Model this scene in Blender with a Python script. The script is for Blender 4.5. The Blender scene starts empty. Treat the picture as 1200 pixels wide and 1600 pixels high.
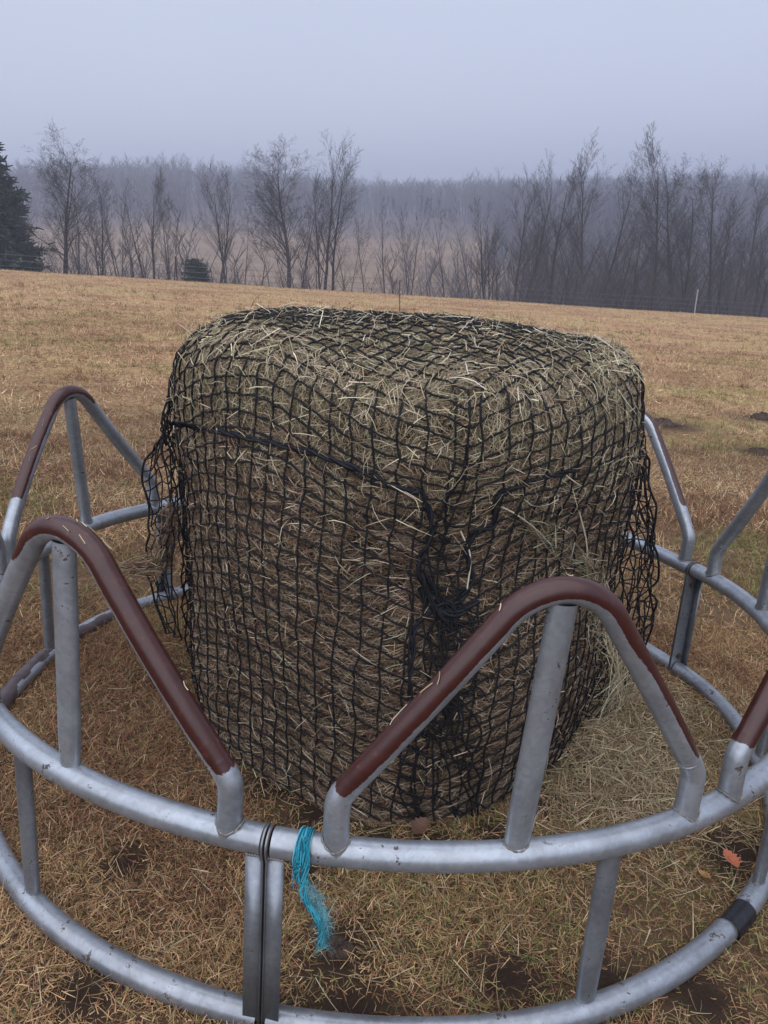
import bpy, math, random
import numpy as np
from mathutils import Matrix, Vector
random.seed(7); rng = np.random.default_rng(11)
C = bpy.context.scene.collection
SC = bpy.context.scene

# ------------------------------------------------------------------ camera
F = 1250.0                                    # focal length in photo pixels (1200 x 1600)
CAMH = 1.4316
def basis(p, r):
    f = np.array([0, math.cos(p), -math.sin(p)]); rt = np.array([1., 0, 0]); up = np.cross(rt, f)
    return np.stack([math.cos(r)*rt+math.sin(r)*up, -math.sin(r)*rt+math.cos(r)*up, -f], 1)
BL = basis(0.293572, 0.0684688)               # camera seen from the sloping pasture
BW = basis(math.radians(21.0), 0.0)           # camera seen from the level
RG = BW @ BL.T                                # pasture frame -> world frame
CAMW = RG @ np.array([0, 0, CAMH])
cam = bpy.data.cameras.new('camera'); camo = bpy.data.objects.new('camera', cam); C.objects.link(camo)
m = np.eye(4); m[:3, :3] = BW; m[:3, 3] = CAMW
camo.matrix_world = Matrix(m.tolist())
cam.sensor_fit = 'VERTICAL'; cam.sensor_height = 32; cam.lens = F/1600*32
cam.clip_start = 0.05; cam.clip_end = 6000
SC.camera = camo
SC.render.resolution_x = 768; SC.render.resolution_y = 1024

# ------------------------------------------------------------------ sky, sun, exposure
SUN_EL, SUN_AZ = math.radians(62), math.radians(200)
W = bpy.data.worlds.new('World'); SC.world = W; W.use_nodes = True
nt = W.node_tree; nt.nodes.clear()
sky = nt.nodes.new('ShaderNodeTexSky'); sky.sky_type = 'NISHITA'; sky.sun_disc = False
sky.sun_elevation = SUN_EL; sky.sun_rotation = SUN_AZ; sky.air_density = 1.0; sky.dust_density = 4.0; sky.ozone_density = 2.0
mx = nt.nodes.new('ShaderNodeMixRGB'); mx.inputs[0].default_value = 0.88
mx.inputs[2].default_value = (3.20, 3.50, 4.30, 1)            # the even overcast layer
tc = nt.nodes.new('ShaderNodeTexCoord'); nz = nt.nodes.new('ShaderNodeTexNoise')
nz.inputs['Scale'].default_value = 1.6; nz.inputs['Detail'].default_value = 3
mr = nt.nodes.new('ShaderNodeMapRange'); mr.inputs[3].default_value = 0.90; mr.inputs[4].default_value = 1.10
ml = nt.nodes.new('ShaderNodeVectorMath'); ml.operation = 'SCALE'
bg = nt.nodes.new('ShaderNodeBackground'); bg.inputs[1].default_value = 0.095
wo = nt.nodes.new('ShaderNodeOutputWorld')
L = nt.links.new
L(sky.outputs[0], mx.inputs[1]); L(tc.outputs['Generated'], nz.inputs['Vector']); L(nz.outputs['Fac'], mr.inputs[0])
L(mx.outputs[0], ml.inputs[0]); L(mr.outputs[0], ml.inputs['Scale']); L(ml.outputs[0], bg.inputs[0]); L(bg.outputs[0], wo.inputs[0])
sl = bpy.data.lights.new('sun', 'SUN'); sl.energy = 1.5; sl.angle = math.radians(120); sl.color = (.96, .97, 1)
SC.cycles.volume_bounces = 2
so = bpy.data.objects.new('sun', sl); C.objects.link(so)
sd = Vector((math.sin(SUN_AZ)*math.cos(SUN_EL), math.cos(SUN_AZ)*math.cos(SUN_EL), math.sin(SUN_EL)))
so.rotation_euler = sd.to_track_quat('Z', 'Y').to_euler()
SC.view_settings.view_transform = 'Standard'; SC.view_settings.look = 'None'
SC.view_settings.exposure = 1.1; SC.view_settings.gamma = 1.0; SC.view_settings.use_curve_mapping = False

# ------------------------------------------------------------------ helpers
def mesh(name, V, faces, mat=None, smooth=True, col=None, attrs=None):
    """faces: (n,4) or (n,3) int array, or a list of such arrays"""
    V = np.asarray(V, np.float32)
    if not isinstance(faces, list): faces = [faces]
    faces = [np.asarray(f, np.int32) for f in faces if len(f)]
    me = bpy.data.meshes.new(name)
    me.vertices.add(len(V)); me.vertices.foreach_set('co', V.ravel())
    loops = np.concatenate([f.ravel() for f in faces]); cnt = np.concatenate([np.full(len(f), f.shape[1], np.int32) for f in faces])
    me.loops.add(len(loops)); me.loops.foreach_set('vertex_index', loops)
    st = np.concatenate([[0], np.cumsum(cnt)[:-1]]).astype(np.int32)
    me.polygons.add(len(cnt)); me.polygons.foreach_set('loop_start', st); me.polygons.foreach_set('loop_total', cnt)
    if smooth: me.polygons.foreach_set('use_smooth', np.ones(len(cnt), bool))
    me.update(calc_edges=True)
    if col is not None:
        c = np.ones((len(V), 4), np.float32); c[:, :3] = col
        a = me.color_attributes.new('tint', 'FLOAT_COLOR', 'POINT'); a.data.foreach_set('color', c.ravel())
    for k, v in (attrs or {}).items():
        a = me.attributes.new(k, 'FLOAT', 'POINT'); a.data.foreach_set('value', np.asarray(v, np.float32))
    if mat: me.materials.append(mat)
    return me
def link(name, me, parent=None, label=None, cat=None, group=None, kind=None, matrix=None):
    o = bpy.data.objects.new(name, me); C.objects.link(o)
    if parent is not None: o.parent = parent
    tag(o, label, cat, group, kind)
    if matrix is not None: o.matrix_world = matrix
    return o
def tag(o, label=None, cat=None, group=None, kind=None):
    if label: o['label'] = label
    if cat: o['category'] = cat
    if group: o['group'] = group
    if kind: o['kind'] = kind
def pmat(base):                                # pasture frame with its origin at base
    mm = np.eye(4); mm[:3, :3] = RG; mm[:3, 3] = RG @ np.asarray(base, float)
    return Matrix(mm.tolist())
def thing(name, label, cat, base=(0, 0, 0), group=None, world=False, rz=0.0, scale=1.0):
    o = bpy.data.objects.new(name, None); C.objects.link(o); o.empty_display_size = .1
    if world: o.location = base; o.rotation_euler = (0, 0, rz); o.scale = (scale,)*3
    else: o.matrix_world = pmat(base)
    tag(o, label, cat, group); return o
def unit(v): return v/np.maximum(np.linalg.norm(v, axis=-1, keepdims=True), 1e-9)
def tube(P, r, n=12, caps=False, up=None, flat=None):
    """tube along polyline P; returns V, F, ring normals, t ; flat=(width, depth) factors along frame axes"""
    P = np.asarray(P, float); N = len(P); r = np.broadcast_to(np.asarray(r, float), (N,))
    T = unit(np.gradient(P, axis=0))
    u = np.array([0, 0, 1.]) if up is None else np.asarray(up, float)
    if abs(T[0] @ u) > .95 and up is None: u = np.array([1., 0, 0])
    A = np.zeros((N, 3)); a = u - T[0]*(u @ T[0])
    for i in range(N):
        a = a - T[i]*(a @ T[i]); a = a/max(np.linalg.norm(a), 1e-9); A[i] = a
    B = np.cross(T, A)
    ph = np.arange(n)/n*2*np.pi
    nrm = np.cos(ph)[None, :, None]*A[:, None]*(flat[0] if flat else 1) + np.sin(ph)[None, :, None]*B[:, None]*(flat[1] if flat else 1)
    V = P[:, None]+nrm*r[:, None, None]
    i = np.arange(N-1)[:, None]*n; j = np.arange(n)[None]; k = (j+1) % n
    Fq = np.stack([i+j, i+k, i+n+k, i+n+j], -1).reshape(-1, 4)
    return V.reshape(-1, 3), Fq, nrm.reshape(-1, 3)
class MB:                                      # collects shapes into one mesh
    def __init__(s): s.V = []; s.Q = []; s.T = []; s.n = 0; s.C = []
    def add(s, V, Fc, col=None):
        V = np.asarray(V, float); Fc = np.asarray(Fc, int)
        (s.Q if Fc.shape[1] == 4 else s.T).append(Fc+s.n); s.V.append(V); s.n += len(V)
        if col is not None: s.C.append(np.broadcast_to(col, (len(V), 3)))
    def mesh(s, name, mat, smooth=True):
        fs = ([np.concatenate(s.Q)] if s.Q else []) + ([np.concatenate(s.T)] if s.T else [])
        return mesh(name, np.concatenate(s.V), fs, mat, smooth, np.concatenate(s.C) if s.C else None)
def smooth_line(P, n=8):                       # Catmull-Rom
    P = np.asarray(P, float); Q = np.vstack([2*P[0]-P[1], P, 2*P[-1]-P[-2]]); out = []
    for i in range(1, len(Q)-2):
        t = np.linspace(0, 1, n, endpoint=False)[:, None]; a, b, c, d = Q[i-1:i+3]
        out.append(.5*((2*b)+(-a+c)*t+(2*a-5*b+4*c-d)*t*t+(-a+3*b-3*c+d)*t**3))
    return np.vstack(out+[P[-1:]])
_h = np.random.default_rng(5).random((256, 256))
def vnoise(x, y):                              # tileable lattice noise 0..1
    x = np.asarray(x, float); y = np.asarray(y, float)
    xi = np.floor(x).astype(int); yi = np.floor(y).astype(int); fx = x-xi; fy = y-yi
    fx = fx*fx*(3-2*fx); fy = fy*fy*(3-2*fy); g = lambda a, b: _h[a & 255, b & 255]
    return (g(xi, yi)*(1-fx)+g(xi+1, yi)*fx)*(1-fy)+(g(xi, yi+1)*(1-fx)+g(xi+1, yi+1)*fx)*fy
def fbm(x, y, o=4):
    s = 0; a = .5; t = 0
    for k in range(o): s = s+a*vnoise(x*2**k+17.3*k, y*2**k+9.1*k); t += a; a *= .5
    return s/t
def sstep(a, b, x): t = np.clip((x-a)/(b-a), 0, 1); return t*t*(3-2*t)
def blades(P, D, Nn, length, width, bend, col, nseg=2):
    """many thin bent strips: roots P, directions D, bend directions Nn"""
    n = len(P); S = unit(np.cross(D, Nn)); t = np.linspace(0, 1, nseg+1)
    V = np.zeros((n, nseg+1, 2, 3))
    for k, tk in enumerate(t):
        c = P+D*(length*tk)[:, None]+Nn*(bend*4*tk*(1-tk))[:, None]
        w = (width*(1-.65*tk))[:, None]*.5
        V[:, k, 0] = c-S*w; V[:, k, 1] = c+S*w
    idx = np.arange(n*(nseg+1)*2).reshape(n, nseg+1, 2)
    Fq = np.stack([idx[:, :-1, 0], idx[:, :-1, 1], idx[:, 1:, 1], idx[:, 1:, 0]], -1).reshape(-1, 4)
    cc = np.repeat(col, (nseg+1)*2, axis=0)
    return V.reshape(-1, 3), Fq, cc
def frusta(P0, P1, r0, r1, n=3):
    T = unit(P1-P0); u = np.where(np.abs(T[:, 2:3]) > .9, np.array([[1., 0, 0]]), np.array([[0, 0, 1.]]))
    A = unit(np.cross(T, u)); B = np.cross(T, A); ph = np.arange(n)/n*2*np.pi
    d = np.cos(ph)[None, :, None]*A[:, None]+np.sin(ph)[None, :, None]*B[:, None]
    V = np.concatenate([P0[:, None]+d*r0[:, None, None], P1[:, None]+d*r1[:, None, None]], 1)
    m_ = len(P0); b = np.arange(m_)[:, None]*2*n; j = np.arange(n)[None]; k = (j+1) % n
    return V.reshape(-1, 3), np.stack([b+j, b+k, b+n+k, b+n+j], -1).reshape(-1, 4)

# ------------------------------------------------------------------ materials
def newmat(name):
    mt = bpy.data.materials.new(name); mt.use_nodes = True; n = mt.node_tree
    return mt, n, n.nodes['Principled BSDF'], n.links.new
def node(n, t, **kw):
    x = n.nodes.new(t)
    for k, v in kw.items():
        if k in x.inputs: x.inputs[k].default_value = v
        else: setattr(x, k, v)
    return x
def ramp(n, stops):
    r = n.nodes.new('ShaderNodeValToRGB'); e = r.color_ramp.elements
    while len(e) < len(stops): e.new(.5)
    for el, (p, c) in zip(e, stops): el.position = p; el.color = (*c, 1)
    return r
def tint_mat(name, rough=.8, spec=.25, trans=0.0):
    mt, n, b, K = newmat(name)
    a = node(n, 'ShaderNodeAttribute', attribute_name='tint'); K(a.outputs['Color'], b.inputs['Base Color'])
    b.inputs['Roughness'].default_value = rough; b.inputs['Specular IOR Level'].default_value = spec
    return mt
def metal_nodes(n, K, b, light=(.38, .415, .47), dark=(.22, .245, .28), d0=.63):
    t = node(n, 'ShaderNodeTexCoord')
    n1 = node(n, 'ShaderNodeTexNoise', Scale=6.0, Detail=8.0, Roughness=.7); K(t.outputs['Object'], n1.inputs['Vector'])
    n2 = node(n, 'ShaderNodeTexNoise', Scale=70.0, Detail=3.0); K(t.outputs['Object'], n2.inputs['Vector'])
    n3 = node(n, 'ShaderNodeTexNoise', Scale=24.0, Detail=5.0, Roughness=.75); K(t.outputs['Object'], n3.inputs['Vector'])
    r1 = ramp(n, [(.22, dark), (.58, light)]); K(n1.outputs['Fac'], r1.inputs[0])
    # dirt flecks
    r3 = ramp(n, [(d0, (0, 0, 0)), (d0+.035, (1, 1, 1))]); K(n3.outputs['Fac'], r3.inputs[0])
    mxx = node(n, 'ShaderNodeMixRGB'); mxx.inputs[2].default_value = (.055, .042, .035, 1)
    K(r3.outputs[0], mxx.inputs[0])
    vo = node(n, 'ShaderNodeTexVoronoi', Scale=95.0); K(t.outputs['Object'], vo.inputs['Vector'])
    sp = node(n, 'ShaderNodeSeparateColor'); K(vo.outputs['Color'], sp.inputs[0]); vr = node(n, 'ShaderNodeMapRange'); vr.inputs[3].default_value = .92; vr.inputs[4].default_value = 1.08; K(sp.outputs[0], vr.inputs[0])
    n5 = node(n, 'ShaderNodeTexNoise', Scale=3.2, Detail=7.0, Roughness=.75, Distortion=.6); K(t.outputs['Object'], n5.inputs['Vector'])
    r5 = ramp(n, [(.38, (.80, .775, .75)), (.60, (1, 1, 1))]); K(n5.outputs['Fac'], r5.inputs[0])
    vm = node(n, 'ShaderNodeVectorMath', operation='SCALE'); K(r1.outputs[0], vm.inputs[0]); K(vr.outputs[0], vm.inputs['Scale'])
    m5 = node(n, 'ShaderNodeMixRGB', blend_type='MULTIPLY'); m5.inputs[0].default_value = 1; K(vm.outputs[0], m5.inputs[1]); K(r5.outputs[0], m5.inputs[2]); K(m5.outputs[0], mxx.inputs[1])
    rr = node(n, 'ShaderNodeMapRange'); rr.inputs[3].default_value = .24; rr.inputs[4].default_value = .48; K(n1.outputs['Fac'], rr.inputs[0])
    K(rr.outputs[0], b.inputs['Roughness'])
    inv = node(n, 'ShaderNodeMath', operation='MULTIPLY_ADD'); inv.inputs[1].default_value = -.62; inv.inputs[2].default_value = .62
    K(r3.outputs[0], inv.inputs[0]); K(inv.outputs[0], b.inputs['Metallic'])
    bp = node(n, 'ShaderNodeBump', Strength=.18, Distance=.002); K(n2.outputs['Fac'], bp.inputs['Height']); K(bp.outputs[0], b.inputs['Normal'])
    return mxx, t, inv
M_galv, n, b, K = newmat('galvanised_steel'); mo, t_, _ = metal_nodes(n, K, b); K(mo.outputs[0], b.inputs['Base Color'])
M_galvg, n, b, K = newmat('dirty_galvanised_rail'); mo, t_, _ = metal_nodes(n, K, b, (.34, .37, .42), (.16, .17, .19), .60); K(mo.outputs[0], b.inputs['Base Color'])
M_galvd, n, b, K = newmat('dull_galvanised_steel'); mo, t_, _ = metal_nodes(n, K, b, (.25, .275, .315), (.15, .165, .19)); K(mo.outputs[0], b.inputs['Base Color'])
# worn red-brown coat over the steel: the attribute 'coat' says how far a spot is from the coat's edge
M_hoop, n, b, K = newmat('steel_with_worn_red_coat')
mo, t_, met = metal_nodes(n, K, b)
at = node(n, 'ShaderNodeAttribute', attribute_name='coat')
nn = node(n, 'ShaderNodeTexNoise', Scale=26.0, Detail=8.0, Roughness=.82); K(t_.outputs['Object'], nn.inputs['Vector'])
ad = node(n, 'ShaderNodeMath', operation='MULTIPLY_ADD'); ad.inputs[1].default_value = 1.55; K(nn.outputs['Fac'], ad.inputs[0]); K(at.outputs['Fac'], ad.inputs[2])
st = node(n, 'ShaderNodeMapRange'); st.inputs[1].default_value = .76; st.inputs[2].default_value = .79; K(ad.outputs[0], st.inputs[0])
nr = node(n, 'ShaderNodeTexNoise', Scale=38.0, Detail=8.0, Roughness=.75); K(t_.outputs['Object'], nr.inputs['Vector'])
rc = ramp(n, [(.3, (.030, .0075, .0065)), (.6, (.048, .012, .010)), (.73, (.13, .060, .048))]); K(nr.outputs['Fac'], rc.inputs[0])
mm_ = node(n, 'ShaderNodeMixRGB'); K(st.outputs[0], mm_.inputs[0]); K(mo.outputs[0], mm_.inputs[1]); K(rc.outputs[0], mm_.inputs[2]); K(mm_.outputs[0], b.inputs['Base Color'])
rrg = node(n, 'ShaderNodeMapRange'); rrg.inputs[3].default_value = .40; rrg.inputs[4].default_value = .31; K(st.outputs[0], rrg.inputs[0]); K(rrg.outputs[0], b.inputs['Roughness'])
mt2 = node(n, 'ShaderNodeMath', operation='MULTIPLY'); sb = node(n, 'ShaderNodeMath', operation='SUBTRACT'); sb.inputs[0].default_value = 1; K(st.outputs[0], sb.inputs[1])
K(sb.outputs[0], mt2.inputs[0]); K(met.outputs[0], mt2.inputs[1]); K(mt2.outputs[0], b.inputs['Metallic'])
def plain(name, col, rough=.6, var=.25, scale=20, metal=0.0, bump=.3, bd=.003):
    mt, n, b, K = newmat(name); t = node(n, 'ShaderNodeTexCoord')
    a = node(n, 'ShaderNodeTexNoise', Scale=float(scale), Detail=5.0, Roughness=.65); K(t.outputs['Object'], a.inputs['Vector'])
    r = ramp(n, [(.3, tuple(c*(1-var) for c in col)), (.7, tuple(min(1, c*(1+var)) for c in col))]); K(a.outputs['Fac'], r.inputs[0]); K(r.outputs[0], b.inputs['Base Color'])
    b.inputs['Roughness'].default_value = rough; b.inputs['Metallic'].default_value = metal; b.inputs['Specular IOR Level'].default_value = .3
    bp = node(n, 'ShaderNodeBump', Strength=bump, Distance=bd); K(a.outputs['Fac'], bp.inputs['Height']); K(bp.outputs[0], b.inputs['Normal'])
    return mt
M_weld = plain('weld_bead', (.20, .18, .16), .6, .5, 120, .4)
M_rust = plain('rusty_steel', (.075, .05, .042), .65, .5, 30, .2)
M_muddy = plain('mud_stained_steel', (.085, .062, .066), .4, .45, 18, .35)
M_tape = plain('black_tape', (.012, .012, .016), .28, .3, 40, 0, .5)
M_net = plain('black_net_cord', (.0065, .0065, .009), .8, .4, 160, 0, .6)
M_rope = plain('black_rope', (.0075, .008, .012), .7, .4, 120, 0, .8)
M_core = plain('packed_hay', (.030, .021, .015), .95, .55, 30, 0, 1.0, .02)
M_hay = tint_mat('hay_straw', .75, .25)
M_grass = tint_mat('dead_grass', .85, .15)
M_twine = tint_mat('blue_twine', .6, .3)
M_bark = plain('grey_bark', (.028, .024, .025), .9, .35, 3, 0, .6, .03)
M_bark2 = plain('brown_bark', (.040, .034, .034), .9, .35, 3, 0, .6, .03)
M_twig = plain('bare_twigs', (.036, .030, .031), .9, .2, 2, 0, .2)
M_wood = tint_mat('far_woods', .95, .1)
M_needle = tint_mat('conifer_needles', .8, .2)
M_leaf = tint_mat('dead_leaf', .55, .3)
M_post = plain('pale_fence_post', (.30, .29, .27), .8, .3, 12)
M_wire = plain('fence_wire', (.12, .12, .13), .5, .2, 12, .6)

# ------------------------------------------------------------------ land
NG = RG @ np.array([0, 0, 1.])
def plane(x, y): return -(NG[0]*x+NG[1]*y)/NG[2]
def crest(x): return 56+.17*np.clip(x, -60, 60)
def land(x, y):
    x = np.asarray(x, float); y = np.asarray(y, float)
    z = plane(np.clip(x, -70, 70), np.minimum(y, crest(x)+40))
    s = np.maximum(y-crest(x)+6, 0)
    z = z-.16*(np.sqrt(s*s+100)-10)*(s < 60)-.16*(np.sqrt(3600+100)-10)*(s >= 60)
    s2 = np.maximum(np.abs(x)-70, 0); z = z-.02*s2*(y < 200)
    r = x/np.maximum(y, 1)
    ridge = 9.0*np.exp(-((r+.30)/.20)**2)-.5+5.5*np.exp(-((r-.5)/.25)**2)+4*(fbm(r*9+20, r*0+2, 3)-.5)
    hill = -15+(ridge+15)*sstep(150, 430, y)+9*sstep(450, 720, y)-10*sstep(800, 1400, y)
    hill = hill+1.5*(fbm(x/60, y/60)-.5)
    w = sstep(95, 190, y)
    z = z*(1-w)+hill*w
    near = sstep(2.5, 8, np.hypot(x, y-2.4))
    return z+.10*(fbm(x/5+3, y/5, 3)-.5)*near*(1-w)+.030*(fbm(x*2.6, y*2.6, 3)-.5)*(1-sstep(12, 25, y))
def frustum_ok(x, y, m_=.1): return np.abs(x) < (.50+m_)*np.maximum(y, 0)+1.2

def toW(P): return np.asarray(P) @ RG.T
def ray(px, py):                               # ray in the pasture frame
    d = BL @ np.array([(px-600)/F, -(py-800)/F, -1.]); return np.array([0, 0, CAMH]), d/np.linalg.norm(d)
def on_plane(px, py, z=0):
    o, d = ray(px, py); return o+d*(z-o[2])/d[2]

DIRT_SHADE = [(on_plane(530, 1480), .10), (on_plane(1050, 665), .45), (on_plane(1195, 655), .4), (on_plane(1190, 710), .3), (on_plane(1150, 1330), .11), (on_plane(790, 1530), .11), (on_plane(560, 1590), .12), (on_plane(255, 1060), .12),
        (on_plane(430, 1225), .10), (on_plane(500, 1275), .10), (on_plane(590, 1312), .10), (on_plane(680, 1318), .10), (on_plane(770, 1312), .09), (on_plane(840, 1260), .07), (on_plane(330, 1130), .12), (on_plane(480, 1360), .08), (on_plane(950, 1540), .08), (on_plane(200, 1350), .07), (on_plane(1100, 1560), .09), (on_plane(130, 1560), .08)]  # spots round the bale foot: dark soil that also paints in its contact shadow
DIRT_SHADE_W = [(toW(p_), r_) for p_, r_ in DIRT_SHADE]
def dirt_shade(x, y):
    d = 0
    for p_, r_ in DIRT_SHADE_W: d = np.maximum(d, np.exp(-((np.hypot(x-p_[0], y-p_[1])/(r_*(.5+1.0*fbm(x*7, y*7, 3))))**2)))
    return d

# one ground sheet, fine near the feeder and coarse far away
gy = np.concatenate([np.linspace(-12, 0, 9)[:-1], np.linspace(0, 4, 130)[:-1], np.linspace(4, 8, 40)[:-1], np.geomspace(8, 220, 120)[:-1], np.geomspace(220, 2600, 40)])
gx_ = np.concatenate([np.linspace(0, 2.4, 80)[:-1], np.linspace(2.4, 4, 20)[:-1], np.geomspace(4, 1900, 80)]); gx = np.concatenate([-gx_[::-1][:-1], gx_])
GX, GY = np.meshgrid(gx, gy); GZ = land(GX, GY)
i = np.arange(len(gy)-1)[:, None]*len(gx); j = np.arange(len(gx)-1)[None]
GF = np.stack([i+j, i+j+1, i+len(gx)+j+1, i+len(gx)+j], -1).reshape(-1, 4)
M_ground, n, b, K = newmat('dead_pasture_ground')
tg = node(n, 'ShaderNodeTexCoord')
def gn(sc, det=5., ro=.6, d=0.):
    x = node(n, 'ShaderNodeTexNoise', Scale=sc, Detail=det, Roughness=ro, Distortion=d); K(tg.outputs['Object'], x.inputs['Vector']); return x
a1 = gn(.35, 6.); a2 = gn(2.2, 6., .65); a3 = gn(14., 8., .8); a4 = gn(.12, 4.); a5 = gn(6., 5., .7)
c1 = ramp(n, [(.30, (.30, .165, .09)), (.5, (.54, .34, .175)), (.72, (.64, .44, .24))]); K(a2.outputs['Fac'], c1.inputs[0])
c2 = ramp(n, [(.36, (.15, .08, .052)), (.56, (1, 1, 1))]); K(a1.outputs['Fac'], c2.inputs[0])
mA = node(n, 'ShaderNodeMixRGB', blend_type='MIX'); mA.inputs[0].default_value = .55; K(c1.outputs[0], mA.inputs[1])
c2b = ramp(n, [(.38, (.27, .14, .09)), (.5, (.54, .35, .19)), (.62, (.47, .39, .17))]); K(a1.outputs['Fac'], c2b.inputs[0]); K(c2b.outputs[0], mA.inputs[2])
mB = node(n, 'ShaderNodeMixRGB', blend_type='MULTIPLY'); mB.inputs[0].default_value = .8; K(mA.outputs[0], mB.inputs[1])
c3 = ramp(n, [(.33, (.22, .17, .15)), (.62, (1, 1, 1))]); K(a3.outputs['Fac'], c3.inputs[0]); K(c3.outputs[0], mB.inputs[2])
ah = node(n, 'ShaderNodeAttribute', attribute_name='hillside'); aw = node(n, 'ShaderNodeAttribute', attribute_name='wooded')
ch_ = ramp(n, [(.35, (.15, .098, .058)), (.65, (.23, .155, .085))]); K(a4.outputs['Fac'], ch_.inputs[0])
mC = node(n, 'ShaderNodeMixRGB'); K(ah.outputs['Fac'], mC.inputs[0]); K(mB.outputs[0], mC.inputs[1]); K(ch_.outputs[0], mC.inputs[2])
at2 = node(n, 'ShaderNodeAttribute', attribute_name='thatch'); mT = node(n, 'ShaderNodeMixRGB', blend_type='MIX'); mT.inputs[2].default_value = (.105, .068, .042, 1)
ts = node(n, 'ShaderNodeMath', operation='MULTIPLY'); ts.inputs[1].default_value = .8; K(at2.outputs['Fac'], ts.inputs[0]); K(ts.outputs[0], mT.inputs[0]); K(mB.outputs[0], mT.inputs[1]); K(mT.outputs[0], mC.inputs[1])
at3 = node(n, 'ShaderNodeAttribute', attribute_name='dirt'); mE = node(n, 'ShaderNodeMixRGB'); mE.inputs[2].default_value = (.042, .027, .021, 1)  # bare soil colour, doubling as painted contact shadow along the bale foot
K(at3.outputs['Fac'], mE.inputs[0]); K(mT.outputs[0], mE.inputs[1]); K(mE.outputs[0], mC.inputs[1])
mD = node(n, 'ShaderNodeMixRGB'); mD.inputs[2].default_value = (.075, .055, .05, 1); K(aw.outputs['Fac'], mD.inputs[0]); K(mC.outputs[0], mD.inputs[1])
K(mD.outputs[0], b.inputs['Base Color']); b.inputs['Roughness'].default_value = .95; b.inputs['Specular IOR Level'].default_value = .1
bp = node(n, 'ShaderNodeBump', Strength=.8, Distance=.05); K(a3.outputs['Fac'], bp.inputs['Height']); K(bp.outputs[0], b.inputs['Normal'])
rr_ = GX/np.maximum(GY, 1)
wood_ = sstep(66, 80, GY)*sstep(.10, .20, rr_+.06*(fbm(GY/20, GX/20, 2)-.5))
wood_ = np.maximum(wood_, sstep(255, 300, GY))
link('ground', mesh('ground', np.stack([GX, GY, GZ], -1).reshape(-1, 3), GF, M_ground, attrs={'dirt': dirt_shade(GX, GY).ravel(), 'thatch': sstep(11, 4, GY).ravel(), 'wooded': wood_.ravel(), 'hillside': sstep(90, 150, GY).ravel()}), kind='structure')

# ------------------------------------------------------------------ helpers for the pasture frame near the feeder
# ------------------------------------------------------------------ bale
BC = np.array([.078, 2.46]); TC = math.radians(-82)        # centre; the corner of the net that faces us
PR = np.array([(0, 1.282), (.15, 1.281), (.30, 1.276), (.42, 1.269), (.53, 1.256), (.60, 1.230), (.645, 1.18), (.656, 1.11), (.660, 1.0), (.660, .85),
               (.656, .6), (.650, .4), (.640, .22), (.622, .1), (.605, 0), (.59, -.04)])
PR = smooth_line(PR, 6)
PT = np.concatenate([[0], np.cumsum(np.linalg.norm(np.diff(PR, axis=0), axis=1))])
def surf(th, t, off=0.0):
    """bale surface in the pasture frame; th angle, t arc length down from the top centre"""
    th = np.asarray(th, float); t = np.clip(np.asarray(t, float), 0, PT[-1])
    r = np.interp(t, PT, PR[:, 0]); z = np.interp(t, PT, PR[:, 1])
    rf = sstep(.25, .6, r)
    k = 1+rf*((.024+.014*sstep(.7, .2, z))*np.cos(4*(th-TC))+.012*np.sin(3*th+1.0)+.010*np.sin(7*th+z*5)+.012*np.sin(z*9+th*2))
    k = k+.080*rf*np.exp(-(((th-math.radians(190)+np.pi) % (2*np.pi)-np.pi)/.6)**2)*sstep(.75, 1.12, z)
    k = k-.050*rf*np.exp(-(((th-math.radians(12)+np.pi) % (2*np.pi)-np.pi)/.55)**2)
    dth = (th-TC-.30+np.pi) % (2*np.pi)-np.pi
    k = k-.075*rf*np.exp(-(dth/.36)**2-((z-.74)/.22)**2)    # hollow where the cord is drawn tight
    dth = (th-TC+.04+np.pi) % (2*np.pi)-np.pi
    k = k-.03*rf*np.exp(-(dth/.12)**2)*sstep(1.1, .8, z)
    z = z+.016*np.sin(3*r*np.cos(th)*4)*rf*(z > .9)-.05*sstep(.2, .6, r)*np.exp(-((np.cos(th-TC)-1)/.35)**2)*sstep(.8, 1.15, z)
    rr = r*k+off*np.interp(r, [0, .35, .6], [0, .3, 1]) ; zz = z+off*np.interp(r, [0, .5, .62], [1, .75, 0])*(z > .9)
    return np.stack([BC[0]+rr*np.cos(th), BC[1]+rr*np.sin(th), zz], -1)
def pick(px, py, off=.02):                     # where a sight line meets the bale
    o, d = ray(px, py); best = None
    for s in np.arange(1.0, 4.5, .01):
        p = o+d*s; th = math.atan2(p[1]-BC[1], p[0]-BC[0]); rr = math.hypot(p[0]-BC[0], p[1]-BC[1])
        if p[2] > 1.34: continue
        if p[2] > 1.2:
            q = surf(th, np.interp(rr, PR[:50, 0], PT[:50]), off)
            if p[2] <= q[2]: return p
        else:
            t = np.interp(-p[2], -PR[:, 1], PT); q = surf(th, t, off)
            if rr <= math.hypot(q[0]-BC[0], q[1]-BC[1]): return p
    return o+d*2.1
BASE = np.array([BC[0], BC[1], 0])
bale = thing('hay_bale', 'round bale of greenish brown hay standing on end inside the metal ring', 'hay bale', BASE)
th = np.linspace(-np.pi, np.pi, 161)[:-1]; tt = np.linspace(0.001, PT[-1], 90)
TH, TT = np.meshgrid(th, tt)
Vb = surf(TH, TT, -.012).reshape(-1, 3)-BASE
Vb += (rng.random(Vb.shape)-.5)*.012
i = np.arange(89)[:, None]*160; j = np.arange(160)[None]; k = (j+1) % 160
Fb = np.stack([i+j, i+160+j, i+160+k, i+k], -1).reshape(-1, 4)
link('hay_core', mesh('hay_core', Vb, Fb, M_core), bale)
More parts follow.
